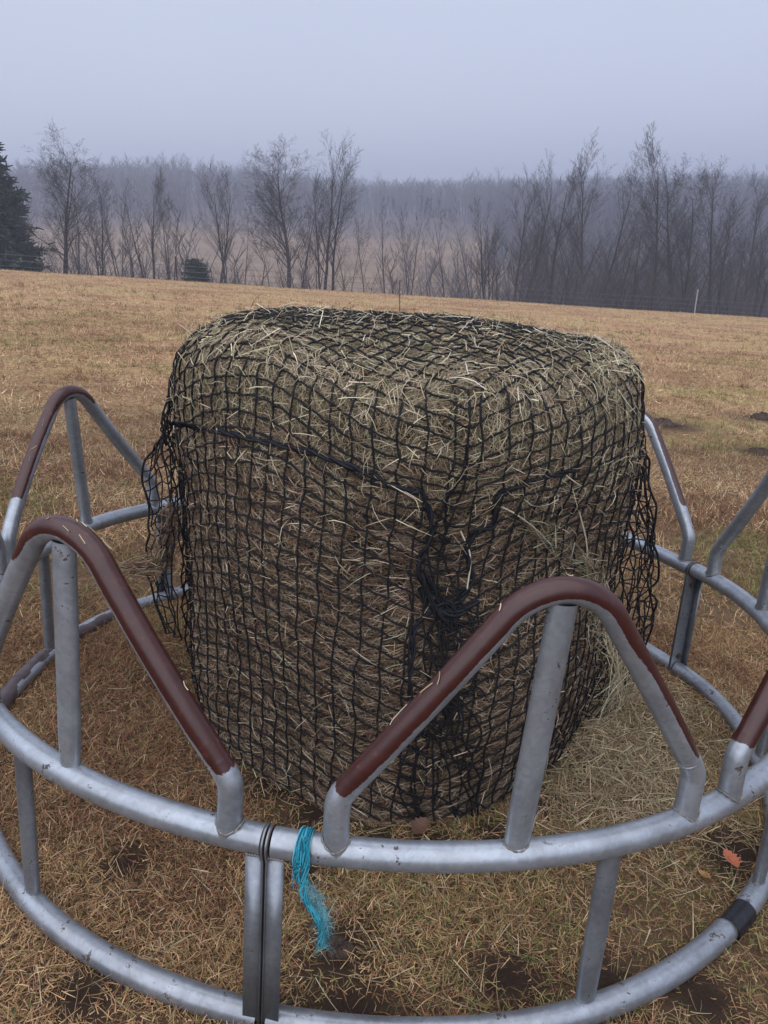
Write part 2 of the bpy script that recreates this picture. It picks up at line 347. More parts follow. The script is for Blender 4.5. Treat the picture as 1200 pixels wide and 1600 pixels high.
def palette(n_, cols, wts, jit=.25):
    cols = np.array(cols); ix = rng.choice(len(cols), n_, p=np.array(wts)/sum(wts))
    return cols[ix]*(1+jit*(rng.random((n_, 1))*2-1))*(1+.08*(rng.random((n_, 3))*2-1))
def straws(n_, thr, tr, lens, wid, lift, cols, wts, horiz=.0, tilt=.25, off=.004, nseg=3, jit=.3):
    th = rng.uniform(*thr, n_); 
    t = rng.uniform(*tr, n_) if tr[0] > .3 else np.sqrt(rng.random(n_))*tr[1]
    e = 1e-3
    p = surf(th, t); a = unit(surf(th+e, t)-p); dd = unit(surf(th, t+e)-p); nrm = unit(np.cross(dd, a))
    cen = np.array([BC[0], BC[1], .6]); nrm = nrm*np.sign(np.sum(nrm*(p-cen), 1))[:, None]
    al = rng.uniform(-np.pi, np.pi, n_)
    h = rng.random(n_) < horiz; al = np.where(h, rng.normal(0, .38, n_)+np.pi*(rng.random(n_) < .5), al)
    # locally combed patches
    al = al+1.3*(fbm(th*7+30, t*9, 3)-.5)*2
    D = unit(a*np.cos(al)[:, None]+dd*np.sin(al)[:, None]+nrm*(rng.normal(tilt*.4, tilt, n_))[:, None])
    ln = rng.uniform(*lens, n_); wd = rng.uniform(*wid, n_)
    S = p+nrm*(off+rng.random(n_)*lift-.004)[:, None]-D*(ln*.5)[:, None]-BASE
    bend = rng.normal(0, .20, n_)*ln
    bd = unit(nrm*rng.normal(.3, .6, (n_, 1))+a*rng.normal(0, 1, (n_, 1))+dd*rng.normal(0, 1, (n_, 1)))
    bd = unit(bd-D*np.sum(bd*D, 1)[:, None])
    S2 = blades(S, D, bd, ln, wd, bend, palette(n_, cols, wts, jit), nseg)
    return S2
GREENY = [(.41, .34, .225), (.30, .245, .16), (.49, .415, .285), (.12, .09, .06), (.31, .215, .135), (.62, .55, .41), (.22, .205, .135)]
BROWNY = [(.26, .185, .125), (.35, .265, .18), (.11, .072, .048), (.42, .335, .24), (.22, .12, .076), (.54, .46, .34), (.06, .044, .032)]
mb = MB()
mb.add(*straws(34000, (-np.pi, np.pi), (0, .66), (.03, .085), (.0013, .0028), .008, GREENY, [5, 5, 4, 3, 2, .8, 3], tilt=.10))
mb.add(*straws(26000, (-np.pi, 0), (.55, .92), (.03, .085), (.0013, .0028), .008, GREENY, [5, 5, 4, 3, 3, .7, 2], tilt=.10))
mb.add(*straws(85000, (-np.pi-.1, .25), (.78, 1.90), (.028, .08), (.0012, .0028), .009, BROWNY, [5, 4, 4, 3, 3, .9, 3], horiz=.62, tilt=.10))
mb.add(*straws(22000, (.1, np.pi), (.55, 1.86), (.04, .11), (.0018, .0038), .010, BROWNY, [5, 4, 4, 3, 3, 1, 3], horiz=.45, tilt=.12))
mb.add(*straws(3800, (-np.pi, .2), (.2, .95), (.04, .10), (.0014, .0026), .012, GREENY, [3, 2, 5, 1, 2, 3, 1], tilt=.12))
mb.add(*straws(6500, (-np.pi, .2), (.9, 1.88), (.035, .09), (.0013, .0025), .010, BROWNY, [3, 4, 1, 5, 2, 3, 0], horiz=.5, tilt=.12))
link('hay_surface', mb.mesh('hay_surface', M_hay, False), bale)
mb = MB()
mb.add(*straws(650, (-np.pi, np.pi), (0, .66), (.05, .13), (.0014, .0028), .028, GREENY+[(.62, .56, .42)], [3, 2, 4, 1, 1, 5, 1, 2], tilt=.30))
mb.add(*straws(750, (-np.pi, 0), (.5, 1.0), (.04, .11), (.0014, .0028), .022, GREENY+[(.60, .54, .40)], [3, 2, 4, 1, 1, 4, 1, 1], tilt=.25))
mb.add(*straws(1100, (-np.pi, .1), (.9, 1.85), (.03, .10), (.0013, .0026), .018, BROWNY+[(.56, .48, .35)], [3, 3, 1, 4, 1, 4, 1, 2], tilt=.22))
link('loose_stalks', mb.mesh('loose_stalks', M_hay, False), bale)
def at_depth(px, py, dist):                    # point at horizontal distance dist along a sight line, never under the ground
    o, d = ray(px, py); return o+d*min(dist/d[1], (CAMH-.025)/max(-d[2], 1e-3))
# hay pulled out through the net in hanging wisps
def wisp(pts, n_, spread, lens, cols, wts, wid=(.0014, .0028)):
    pts = smooth_line(pts, 8); T = unit(np.gradient(pts, axis=0)); ix = rng.integers(0, len(pts), n_)
    P = pts[ix]+rng.normal(0, spread, (n_, 3)); D = unit(T[ix]+rng.normal(0, .38, (n_, 3)))
    Nn = unit(np.cross(D, rng.normal(0, 1, (n_, 3)))); ln = rng.uniform(*lens, n_)
    return blades(P-D*(ln*.5)[:, None]-BASE, D, Nn, ln, rng.uniform(*wid, n_), rng.normal(0, .12, n_)*ln, palette(n_, cols, wts, .2), 4)
mb = MB()
PALE = [(.28, .24, .155), (.22, .19, .12), (.36, .32, .23), (.16, .13, .08)]
mb.add(*wisp([pick(*q, .03) for q in ((820, 820), (860, 840), (895, 870), (925, 900), (945, 960))], 260, .014, (.06, .17), PALE, [4, 3, 3, 2]))
mb.add(*wisp([pick(*q, .035) for q in ((930, 960), (955, 1000), (970, 1050), (955, 1100))], 200, .014, (.06, .15), PALE, [4, 3, 2, 2]))
mb.add(*wisp([pick(*q, .03) for q in ((870, 540), (925, 560), (955, 600), (970, 660))], 90, .014, (.06, .14), PALE, [4, 3, 4, 1]))
mb.add(*wisp([at_depth(270, 800, 2.45), at_depth(262, 850, 2.5), at_depth(250, 880, 2.5), at_depth(228, 886, 2.5), at_depth(200, 888, 2.5)], 900, .014, (.05, .12), BROWNY, [3, 2, 5, 1, 3, .5, 5]))
# the few long pale stalks lying over the net
for a_ in (((765, 785), (800, 800), (835, 825), (860, 850)), ((905, 800), (915, 840), (918, 870)), ((720, 830), (735, 870), (730, 920))):
    V_, F_, _ = tube(smooth_line([pick(*q, .028) for q in a_], 6)-BASE, .0022, 5); mb.add(V_, F_, (.52, .47, .36))
link('hay_wisp', mb.mesh('hay_wisp', M_hay, False), bale)

# ------------------------------------------------------------------ hay net: a square mesh sheet thrown over the bale
net = thing('hay_net', 'black square-mesh slow feeder net pulled down over the round bale', 'hay net', BASE)
RN = .60; CN = RN/math.sqrt(2); TH1 = TC-math.pi/4      # TH1: face towards the left, TH1+90: face towards the right
def netmap(a, b):
    a = np.asarray(a, float); b = np.asarray(b, float); A = np.abs(a); B = np.abs(b); rho = np.hypot(a, b)
    sa = np.where(a >= 0, 1, -1); sb_ = np.where(b >= 0, 1, -1)
    th = np.arctan2(b, a); t = rho.copy(); out = np.zeros_like(a); tan = np.zeros_like(a)
    f1 = (rho > RN) & (B <= CN) & (A > B); x = np.arcsin(np.clip(b/RN, -1, 1))
    th = np.where(f1, np.where(a > 0, x, np.pi-x), th); t = np.where(f1, RN+A-np.sqrt(np.maximum(RN*RN-b*b, 0)), t)
    f2 = (rho > RN) & (A <= CN) & (B >= A) & ~f1; x = np.arcsin(np.clip(a/RN, -1, 1))
    th = np.where(f2, np.where(b > 0, np.pi/2-x, -np.pi/2+x), th); t = np.where(f2, RN+B-np.sqrt(np.maximum(RN*RN-a*a, 0)), t)
    f3 = (A > CN) & (B > CN)
    ct = np.where((sa > 0) & (sb_ > 0), np.pi/4, np.where((sa < 0) & (sb_ > 0), 3*np.pi/4, np.where((sa < 0), -3*np.pi/4, -np.pi/4)))
    da = A-CN; db = B-CN; tp = np.hypot(da, db)*.97; psi = np.arctan2(db, da)
    t = np.where(f3, RN+tp, t)
    sgn = np.where(sa*sb_ > 0, 1, -1)
    th = np.where(f3, ct, th)
    g = np.minimum(tp, .62)
    front = (sa > 0) & (sb_ > 0)
    wave = np.sin(tp*9+1.2*sgn)
    out = np.where(f3, np.where(front, .05, .15)*np.sin(2*psi)*g*(1+.35*wave)*(1-.55*sstep(.75, 1.2, tp))*sstep(.06, .40, tp), 0)
    tan = np.where(f3, np.where(front, .22, .17)*np.sin(4*psi+.5*wave)*g*sstep(.12, .5, tp)+0, 0)*sgn
    p = surf(th+TH1+tan/.62, t, .022+.004*np.sin(a*60)*np.cos(b*47))
    t = np.where(f3 & (np.minimum(da, db) > np.where(front, .055, .15)), 99., t)
    rad = np.stack([np.cos(th+TH1), np.sin(th+TH1), np.zeros_like(a)], -1)
    return p+rad*out[..., None], t
SP = .0455; NN = 40
ga = np.arange(-NN, NN+1)*SP
GA, GB = np.meshgrid(ga, ga, indexing='ij')
jx = (fbm(GA*4+5, GB*4, 2)-.5)*.028+(rng.random(GA.shape)-.5)*.0085; jy = (fbm(GA*4+55, GB*4+9, 2)-.5)*.028+(rng.random(GA.shape)-.5)*.0085
GA2 = GA+jx; GB2 = GB+jy
def run(aa, bb, r0):
    """one cord through the listed net points, cut where it leaves the bale at the bottom"""
    n_ = len(aa); s = np.arange(0, n_-1+1e-6, .25)
    A_ = np.interp(s, np.arange(n_), aa); B_ = np.interp(s, np.arange(n_), bb)
    P, t = netmap(A_, B_); P[:, 2] += .002*np.sin(s*7)
    ok = t < PT[-1]-.065
    out = []; cur = []
    for i_ in range(len(P)):
        if ok[i_] and (not cur or np.linalg.norm(P[i_]-cur[-1]) < .14): cur.append(P[i_])
        else:
            if len(cur) > 3: out.append(np.array(cur))
            cur = [P[i_]] if ok[i_] else []
    if len(cur) > 3: out.append(np.array(cur))
    return out
mb = MB()
for q in range(2*NN+1):
    for aa, bb in ((GA2[q], GB2[q]), (GA2[:, q], GB2[:, q])):
        for pl in run(aa, bb, 0):
            s_ = np.arange(len(pl)); rr = .0026*(1+.22*(s_ % 4 == 0)+.12*np.sin(s_*1.7+q))
            V_, F_, _ = tube(pl-BASE, rr, 5); mb.add(V_, F_)
link('mesh_panel', mb.mesh('mesh_panel', M_net), net)
# slack net hanging away from the bale on both sides and bunched at the near corner
def slack(corners, nu, nv, wob, seed, name):
    """bilinear net patch between four 3D corner columns, with sag"""
    r_ = np.random.default_rng(seed); c = np.array(corners)           # rows of points from top to bottom, each row (inner, outer)
    rows = smooth_line(c.reshape(len(c), -1), 8).reshape(-1, c.shape[1], 3)
    v = np.linspace(0, len(rows)-1, nv); ri = np.stack([np.stack([np.interp(v, np.arange(len(rows)), rows[:, k_, d_]) for d_ in range(3)], -1) for k_ in range(c.shape[1])], 1)
    u = np.linspace(0, c.shape[1]-1, nu); G = np.stack([np.stack([np.interp(u, np.arange(c.shape[1]), ri[iv, :, d_]) for d_ in range(3)], -1) for iv in range(nv)], 0)
    G = G+r_.normal(0, wob, G.shape)
    mb = MB()
    for iv in range(nv):
        V_, F_, _ = tube(smooth_line(G[iv], 3)-BASE, .0025, 5); mb.add(V_, F_)
    for iu in range(nu):
        V_, F_, _ = tube(smooth_line(G[:, iu], 3)-BASE, .0042 if iu == nu-1 else .0025, 5); mb.add(V_, F_)
    return link(name, mb.mesh(name, M_net), net)
D_ = 2.55
L_in = [(262, 655), (268, 700), (272, 760), (270, 820), (268, 880), (272, 940), (285, 1000)]
L_out = [(250, 690), (224, 733), (228, 780), (232, 830), (232, 880), (238, 930), (262, 985)]
slack([[at_depth(*p_, 2.42), at_depth(*q_, 2.60)] for p_, q_ in zip(L_in, L_out)], 6, 18, .006, 3, 'slack_fold')
R_in = [(985, 640), (975, 700), (968, 780), (965, 860), (960, 940), (940, 1020), (905, 1085), (880, 1130)]
R_mid = [(990, 650), (995, 700), (998, 780), (1000, 860), (995, 940), (980, 1010), (950, 1080), (915, 1135)]
R_out = [(995, 665), (1012, 730), (1018, 800), (1022, 880), (1020, 950), (1010, 1005), (985, 1070), (940, 1130)]
slack([[at_depth(*p_, 2.30), at_depth(*m_, 2.42), at_depth(*q_, 2.60)] for p_, m_, q_ in zip(R_in, R_mid, R_out)], 9, 26, .009, 4, 'slack_fold')
slack([[at_depth(p_[0]+6, p_[1]+15, 2.55), at_depth(m_[0]+4, m_[1], 2.62), at_depth(q_[0]-6, q_[1]-8, 2.74)] for p_, m_, q_ in zip(R_in, R_mid, R_out)], 6, 17, .013, 5, 'slack_fold')
# bunched cords hanging down from the knot
mb = MB()
for q in range(10):
    x0 = rng.uniform(655, 730); x1 = x0+rng.normal(0, 22); ys = np.arange(930, 1290, 32)
    if q % 2: ys = ys[rng.integers(0, 4):rng.integers(6, len(ys))]
    pts = [pick(x0+(x1-x0)*(y-930)/330+rng.normal(0, 6)-(12 if y < 1100 else -18*(y-1100)/150), min(y, 1285), .03) for y in ys]
    V_, F_, _ = tube(smooth_line(pts, 4)-BASE, .0029, 5); mb.add(V_, F_)
for q in range(12):
    x0 = rng.uniform(640, 700); y0 = rng.uniform(960, 1260)
    pts = [pick(x0+k_*18+rng.normal(0, 4), y0+rng.normal(0, 9)+k_*4, .03) for k_ in range(6)]
    V_, F_, _ = tube(smooth_line(pts, 4)-BASE, .0028, 5); mb.add(V_, F_)
link('bunched_cord', mb.mesh('bunched_cord', M_net), net)
def rope(pts, r, name='drawstring', off=.028, strands=2, twist=55):
    P = smooth_line([pick(*p_, off) if len(p_) == 2 else np.array(p_) for p_ in pts], 10)
    L_ = np.concatenate([[0], np.cumsum(np.linalg.norm(np.diff(P, axis=0), axis=1))]); s_ = np.arange(0, L_[-1], .006)
    P = np.stack([np.interp(s_, L_, P[:, d_]) for d_ in range(3)], -1); T = unit(np.gradient(P, axis=0))
    A_ = unit(np.cross(T, [0, 1., 0.2])); B_ = np.cross(T, A_); mb = MB()
    for k_ in range(strands):
        ph = s_*twist+k_*2*np.pi/strands
        V_, F_, _ = tube(P+(A_*np.cos(ph)[:, None]+B_*np.sin(ph)[:, None])*r*.55-BASE, r*.62, 6); mb.add(V_, F_)
    return link(name, mb.mesh(name, M_rope), net)
rope([(268, 662), (310, 668), (360, 678), (420, 692), (480, 705), (530, 722), (580, 742), (620, 762), (655, 768), (668, 790), (674, 820), (668, 850), (655, 880), (660, 905), (672, 935), (695, 955), (730, 950)], .0075)
rope([(905, 732), (870, 742), (830, 752), (800, 765), (778, 775), (772, 800), (770, 822), (745, 828), (733, 850), (732, 880), (738, 905), (725, 930), (700, 945), (680, 935)], .0075)
rope([(652, 870), (656, 900), (668, 925), (680, 948), (700, 962), (725, 955), (750, 935)], .007, 'knotted_cord')
rope([(660, 890), (680, 925), (690, 962), (715, 968), (700, 940), (670, 950), (655, 915)], .006, 'knotted_cord')
rope([(672, 950), (648, 985), (646, 1020), (640, 1060), (644, 1100)], .006, 'knotted_cord')

# ------------------------------------------------------------------ ring feeder
FC = np.array([.0335, 2.4117, 0]); FR = 1.22; H1 = .4319; RM = .0275; RB = .0275; RL = .0235
feeder = thing('ring_feeder', 'galvanised round hay feeder ring with hoops worn red-brown around the netted bale', 'hay feeder', FC)
def cyl(deg, z, R=FR): a_ = np.radians(deg); return np.stack([R*np.cos(a_), R*np.sin(a_), np.zeros_like(a_)+z], -1)
J = [-99.5, 20.5, 140.5]                                    # where the three curved panels are bolted together
GAPD = .45
for s_, a0 in enumerate(J):
    dg = np.linspace(a0+GAPD, a0+120-GAPD, 90)
    dent = .004*np.sin(np.radians(dg)*9+s_)
    V_, F_, _ = tube(cyl(dg, H1+dent*.6, FR+dent), RM, 20)
    link('upper_rail', mesh('upper_rail', V_, F_, M_galv), feeder)
    V_, F_, _ = tube(cyl(dg, .022+dent*.5, FR+dent+.003), RB, 20)
    br = link('ground_rail', mesh('ground_rail', V_, F_, M_galvg), feeder)
    if s_ == 0:
        dt = np.linspace(-47.5, -43.2, 12)
        V_, F_, _ = tube(cyl(dt, .022, FR+.003), RB+.0022+.0006*np.sin(np.arange(12)*2.), 20)
        link('tape_wrap', mesh('tape_wrap', V_, F_, M_tape), br, label='black tape wrapped round the ground rail')
    if s_ == 1:
        pass
# left rear of the ground rail is mud-stained: the panel between 140.5 and 260.5 degrees
for ch in feeder.children:
    pass
def hoop_path(w, wl=None):
    """unrolled (arc, height) path: foot, short riser, slanting limb, round crown, and down again"""
    zb = H1+.115; top = .95; ra = .118
    # slanted line from (w, zb) tangent to the circle centred (0, top-ra)
    cx, cz = 0.0, top-ra; dx, dz = w-cx, zb-cz; dist = math.hypot(dx, dz); be = math.atan2(dz, dx); al = math.acos(ra/dist)
    ang = be+al; t0 = (cx+ra*math.cos(ang), cz+ra*math.sin(ang))
    pts = [(w-.004, H1), (w, H1+.04), (w+.001, H1+.085)]
    ln = np.array([(w, zb)]) ; d = np.array(t0)-np.array((w, zb)); d /= np.linalg.norm(d)
    pts += [tuple(np.array((w, zb))+d*.0+np.array((-.002, -.004))), tuple(np.array((w, zb))+d*.035)]
    n_ = 9
    for k_ in range(1, n_): pts.append(tuple(np.array((w, zb))+(np.array(t0)-np.array((w, zb)))*k_/n_))
    for a_ in np.linspace(ang, math.pi/2, 9): pts.append((cx+ra*math.cos(a_), cz+ra*math.sin(a_)))
    left = [(-x_, z_) for x_, z_ in pts[:-1]]
    return np.array(left+pts[::-1])
def hoop(c_deg, half_deg, coatf, label=None):
    w = math.radians(half_deg)*FR; P2 = smooth_line(hoop_path(w), 12)
    dg = c_deg+np.degrees(P2[:, 0]/FR); P = cyl(dg, P2[:, 1])
    n_ = len(P); N = 18
    u = np.concatenate([[0], np.cumsum(np.linalg.norm(np.diff(P2, axis=0), axis=1))]); u /= u[-1]
    r = np.full(n_, RL)
    for zc in (0.118, 1-.118):                          # pinched, wrinkled bends above the feet
        q = np.exp(-((u-zc)/.022)**2); r = r*(1-.05*q)
    V_, F_, nr = tube(P, r, N, up=np.array([math.cos(math.radians(dg[0])), math.sin(math.radians(dg[0])), 0]))
    rad = np.repeat(np.stack([np.cos(np.radians(dg)), np.sin(np.radians(dg)), 0*dg], -1), N, 0); T = np.repeat(unit(np.gradient(P, axis=0)), N, 0)
    upv = np.cross(rad, T); upv = upv*np.sign(np.sum(upv*np.array([0, 0, 1.]), 1)+1e-6)[:, None]
    side = np.sign(P2[:, 0])
    # outward-of-the-arch direction
    tanv = np.stack([-rad[:, 1], rad[:, 0], 0*rad[:, 0]], -1); sid = np.repeat(P2[:, 0]/w, N)
    ov = np.cross(rad, T); ov = ov*np.sign(np.sum(ov*(np.array([0, 0, .25])+tanv*sid[:, None]), 1)+1e-6)[:, None]
    upn = np.sum(ov*nr, 1); rin = -np.sum(rad*nr, 1); U = np.repeat(u, N)
    wr = np.repeat(np.exp(-((u-.118)/.02)**2)+np.exp(-((u-1+.118)/.02)**2), N)*np.clip(-upn, 0, 1)
    V_ = V_+nr*(.0016*np.sin(U*760)*wr)[:, None]
    coat = coatf(U, upn, rin)
    o = link('hoop', mesh('hoop', V_, F_, M_hoop, attrs={'coat': coat}), feeder, label=label)
    for sg in (-1, 1):
        ph = np.linspace(0, 2*np.pi, 33); a_ = c_deg+sg*half_deg; rr = RL+.0015
        tx = rr*np.cos(ph); ry = rr*np.sin(ph); zz = H1+np.sqrt(np.maximum((RM+.001)**2-ry**2, 0))+.0005
        r0 = np.array([math.cos(math.radians(a_)), math.sin(math.radians(a_)), 0]); t0 = np.array([-r0[1], r0[0], 0])
        Q = FR*r0+t0*tx[:, None]+r0*ry[:, None]; Q[:, 2] = zz
        V2, F2, _ = tube(Q, .0018+.0009*np.sin(ph*9+a_), 6); link('weld', mesh('weld', V2, F2, M_weld), o)
    return o
def S(a_, b_, x): return sstep(a_, b_, x)
def coat_full(u0, u1, thr=-.35, w_=.012):       # coat between u0 and u1 along the hoop, on the arch's outer side
    def f(U, up, rin): return -1+2.0*S(u0-w_, u0+w_, U)*S(u1+w_, u1-w_, U)*S(thr-.10, thr+.10, up)
    return f
def coatA(U, up, rin):                          # u=0 is the clockwise (screen-left) foot for the near side
    a_ = 2*S(.075, .125, U)*S(.73, .62, U)*S(-.75, .20, up)
    b_ = 2*S(.60, .68, U)*S(.91, .85, U)*S(-.25, .45, up)
    return -1+np.maximum(a_, b_)
def coatB(U, up, rin):
    a_ = 2*S(.33, .42, U)*S(.925, .875, U)*S(-.75, .20, up); b_ = 2*S(.1, .15, U)*S(.42, .38, U)*S(.1, .8, up)
    return -1+np.maximum(a_, b_)
def coatC(U, up, rin):
    # rear hoop seen from inside: u grows towards the left of the picture
    a_ = 2*S(.37, .46, U)*S(.63, .54, U)*S(-.6, .2, up); b_ = 2*S(.55, .6, U)*S(.86, .80, U)*S(.25, .5, up)
    return -1+np.maximum(a_, b_)
def coatE(U, up, rin): return -1+2*S(.14, .20, U)*S(.75, .7, U)*S(.45, .75, up-.3*rin)
HOOPS = [(-77.15, 16.55, coatA, 'hoop with glossy red-brown coat down its left limb'), (-37.7, 16.5, coatA, None), (0.5, 15.2, coat_full(.45, .5, .8), 'bare dull grey hoop'),
         (39.8, 16.8, coatE, None), (80.5, 16.5, coatA, None), (119.5, 16.5, coatA, None),
         (162.4, 18.7, coatC, 'hoop red-brown on its crown, grey limbs'), (-158.7, 16.3, coatB, None), (-119.7, 16.7, coatB, 'hoop with glossy red-brown coat down its right limb')]
for k_, (c_, h_, f_, lb) in enumerate(HOOPS):
    hoop(c_, h_, f_, lb)
    bd_ = {0: -78.4, 8: -120.5, 6: 159.5, 2: 1.2}.get(k_, c_)
    P = np.stack([cyl(np.array([bd_+(c_-bd_)*q])[0], H1+RM*.55+(.95-RL*.9-H1-RM*.55)*q) for q in np.linspace(0, 1, 14)])
    q = np.linspace(0, 1, 14); wd = .0255*(1-.10*np.exp(-(q/.08)**2))
    up_ = np.array([-math.sin(math.radians(c_)), math.cos(math.radians(c_)), 0])
    V_, F_, _ = tube(P, wd, 18, up=up_, flat=(1.0, .72))
    o = link('brace', mesh('brace', V_, F_, M_galv), feeder)
    ph = np.linspace(0, 2*np.pi, 33); tx = .024*np.cos(ph); ry = .019*np.sin(ph); zz = H1+np.sqrt((RM+.001)**2-ry**2)
    r0 = np.array([math.cos(math.radians(bd_)), math.sin(math.radians(bd_)), 0]); t0 = np.array([-r0[1], r0[0], 0])
    Q = FR*r0+t0*tx[:, None]+r0*ry[:, None]; Q[:, 2] = zz
    V2, F2, _ = tube(Q, .0018+.0008*np.sin(ph*11), 6); link('weld', mesh('weld', V2, F2, M_weld), o)
for a0 in J:
    for rel in (30.6, 61.0, 90.8):
        a_ = a0+rel; q = np.linspace(0, 1, 10)
        P = np.stack([cyl(a_, .04+(H1-.05)*x) for x in q])
        up_ = np.array([-math.sin(math.radians(a_)), math.cos(math.radians(a_)), 0])
        V_, F_, _ = tube(P, .0245*(1-.12*np.exp(-(q/.1)**2)-.06*np.exp(-((1-q)/.08)**2)), 18, up=up_, flat=(1.0, .62))
        o = link('post', mesh('post', V_, F_, M_galvd), feeder)
        ph = np.linspace(0, np.pi*2, 33); tx = .0215*np.cos(ph); ry = .014*np.sin(ph); r0 = np.array([math.cos(math.radians(a_)), math.sin(math.radians(a_)), 0]); t0 = np.array([-r0[1], r0[0], 0])
        for zc, sg in ((H1, -1), (.022, 1)):
            Q = FR*r0+t0*tx[:, None]+r0*ry[:, None]; Q[:, 2] = zc+sg*np.sqrt((RM+.001)**2-ry**2)
            V2, F2, _ = tube(Q, .0018+.001*np.sin(ph*10+a_), 6); link('weld', mesh('weld', V2, F2, M_weld), o)
    # bolted end plates: an angle on each panel, one leg across the rail ends and one along the ring
    for sg in (-1, 1):
        th_ = math.radians(a0); r0 = np.array([math.cos(th_), math.sin(th_), 0]); t0 = np.array([-r0[1], r0[0], 0])*sg
        g0, g1 = .0022, .0052; mb = MB()
        # outline of the cross plate in (radial, height), rounded over the rail
        prof = [(-.030, .0), (.0215, .0), (.0215, H1-.03)]+[(.0305*math.cos(x), H1+.0305*math.sin(x)) for x in np.linspace(-.5, math.pi+.5, 17)]+[(-.030, H1-.03)]
        prof = np.array(prof); n_ = len(prof)
        A0 = FR*r0+r0*prof[:, :1]+np.array([0, 0, 1.])*prof[:, 1:]
        Vv = np.vstack([A0+t0*g0, A0+t0*g1]); q = np.arange(n_)
        side = np.stack([q, (q+1) % n_, (q+1) % n_+n_, q+n_], -1); mb.add(Vv, side)
        ctr = np.vstack([A0.mean(0)+t0*g0, A0.mean(0)+t0*g1]); Vc = np.vstack([A0+t0*g0, ctr[:1]]); mb.add(Vc, np.stack([q, (q+1) % n_, np.full(n_, n_)], -1))
        Vc = np.vstack([A0+t0*g1, ctr[1:]]); mb.add(Vc, np.stack([q, (q+1) % n_, np.full(n_, n_)], -1))
        # flange along the ring, on the outer side
        x0, x1 = .0165, .0205; y0, y1 = g1+.0002, .0360; z0, z1 = .03, H1-.0185
        bx = np.array([(x, y, z) for z in (z0, z1) for y in (y0, y1) for x in (x0, x1)])
        Vx = FR*r0+r0*bx[:, :1]+t0*bx[:, 1:2]+np.array([0, 0, 1.])*bx[:, 2:]
        mb.add(Vx, np.array([(0, 1, 3, 2), (4, 6, 7, 5), (0, 4, 5, 1), (2, 3, 7, 6), (0, 2, 6, 4), (1, 5, 7, 3)]))
        o = link('end_plate', mb.mesh('end_plate', M_galvd, False), feeder)
        ph = np.linspace(0, 2*np.pi, 25); Q = FR*r0+r0*(.0288*np.cos(ph))[:, None]+t0*(g1+.001); Q[:, 2] = H1+.0288*np.sin(ph)
        V2, F2, _ = tube(Q, .0017, 6); link('rusty_rim', mesh('rusty_rim', V2, F2, M_rust), o)
        q_ = np.linspace(0, 1, 26); Q = FR*r0+r0*.0208+t0*(g1+(.036-g1)*q_)[:, None]; Q[:, 2] = H1-.0188
        V2, F2, _ = tube(Q, .0022+.0012*np.sin(q_*37), 6); link('weld', mesh('weld', V2, F2, M_weld), o)
        if a0 != -99.5 or True:
            for zb in (.40-.03, .075):
                ph = np.arange(6)/6*2*np.pi; ring = np.stack([.011*np.cos(ph), .011*np.sin(ph)], -1)
                Ar = FR*r0+r0*ring[:, :1]+np.array([0, 0, 1.])*(ring[:, 1:]+zb); Vv = np.vstack([Ar+t0*(g1+.0002), Ar*1+t0*(g1+.008), (FR*r0+np.array([0, 0, zb])+t0*(g1+.0085))[None]])
                q = np.arange(6); mbb = MB(); mbb.add(Vv, np.stack([q, (q+1) % 6, (q+1) % 6+6, q+6], -1)); mbb.add(Vv, np.stack([q+6, (q+1) % 6+6, np.full(6, 12)], -1))
                link('bolt', mbb.mesh('bolt', M_rust, False), o)
# muddy stretch of the ground rail at the left rear
dg = np.linspace(150, 196, 40); V_, F_, _ = tube(cyl(dg, .022, FR+.003+.0), RB+.0012+.0008*np.sin(np.arange(40)*1.3), 20)
gr = [c_ for c_ in feeder.children if c_.name.startswith('ground_rail')][2]
link('mud_crust', mesh('mud_crust', V_, F_, M_muddy), gr, label='brown mud crust on the rear left of the ground rail')

# bits of hay stuck to the wet hoops and rails
bits = MB()
for c_, h_, n_b in ((-77.15, 16.55, 12), (-119.7, 16.7, 11), (162.4, 18.7, 4)):
    P2 = smooth_line(hoop_path(math.radians(h_)*FR), 5)
    for q in range(n_b):
        i_ = rng.integers(12, len(P2)-12); dg_ = c_+np.degrees(P2[i_, 0]/FR); p_ = cyl(np.array([dg_])[0], P2[i_, 1]); rad = np.array([math.cos(math.radians(dg_)), math.sin(math.radians(dg_)), 0]); tn = np.array([-rad[1], rad[0], 0])
        up_ = np.array([0, 0, 1.])+tn*np.sign(P2[i_, 0])*.7; up_ /= np.linalg.norm(up_); T_ = P2[i_+1]-P2[i_-1]; T_ = unit(tn*T_[0]+np.array([0, 0, 1.])*T_[1])
        a_ = rng.uniform(-.9, .9); nn_ = rad*math.sin(a_)+np.cross(rad, T_)*math.cos(a_)*np.sign(np.cross(rad, T_) @ up_); nn_ = nn_/np.linalg.norm(nn_); sd_ = np.cross(nn_, T_)
        b_ = rng.uniform(-1.3, 1.3); d_ = T_*math.cos(b_)+sd_*math.sin(b_)*.6; l_ = rng.uniform(.010, .036)
        q_ = np.linspace(-.5, .5, 6)[:, None]; Q = FC+p_+nn_*(RL+.0012)+d_*l_*q_+nn_*(q_**2)*l_*rng.uniform(-.1, .5)
        V_, F_, _ = tube(Q, rng.uniform(.0006, .0012), 5); bits.add(toW(V_), F_, np.array([(.42, .32, .20), (.30, .22, .13), (.52, .44, .32)][rng.integers(0, 3)]))
link('stray_stalks', bits.mesh('stray_stalks', M_hay, False), kind='stuff', label='tiny bits of dry hay stuck to the hoops of the feeder', cat='hay bits')

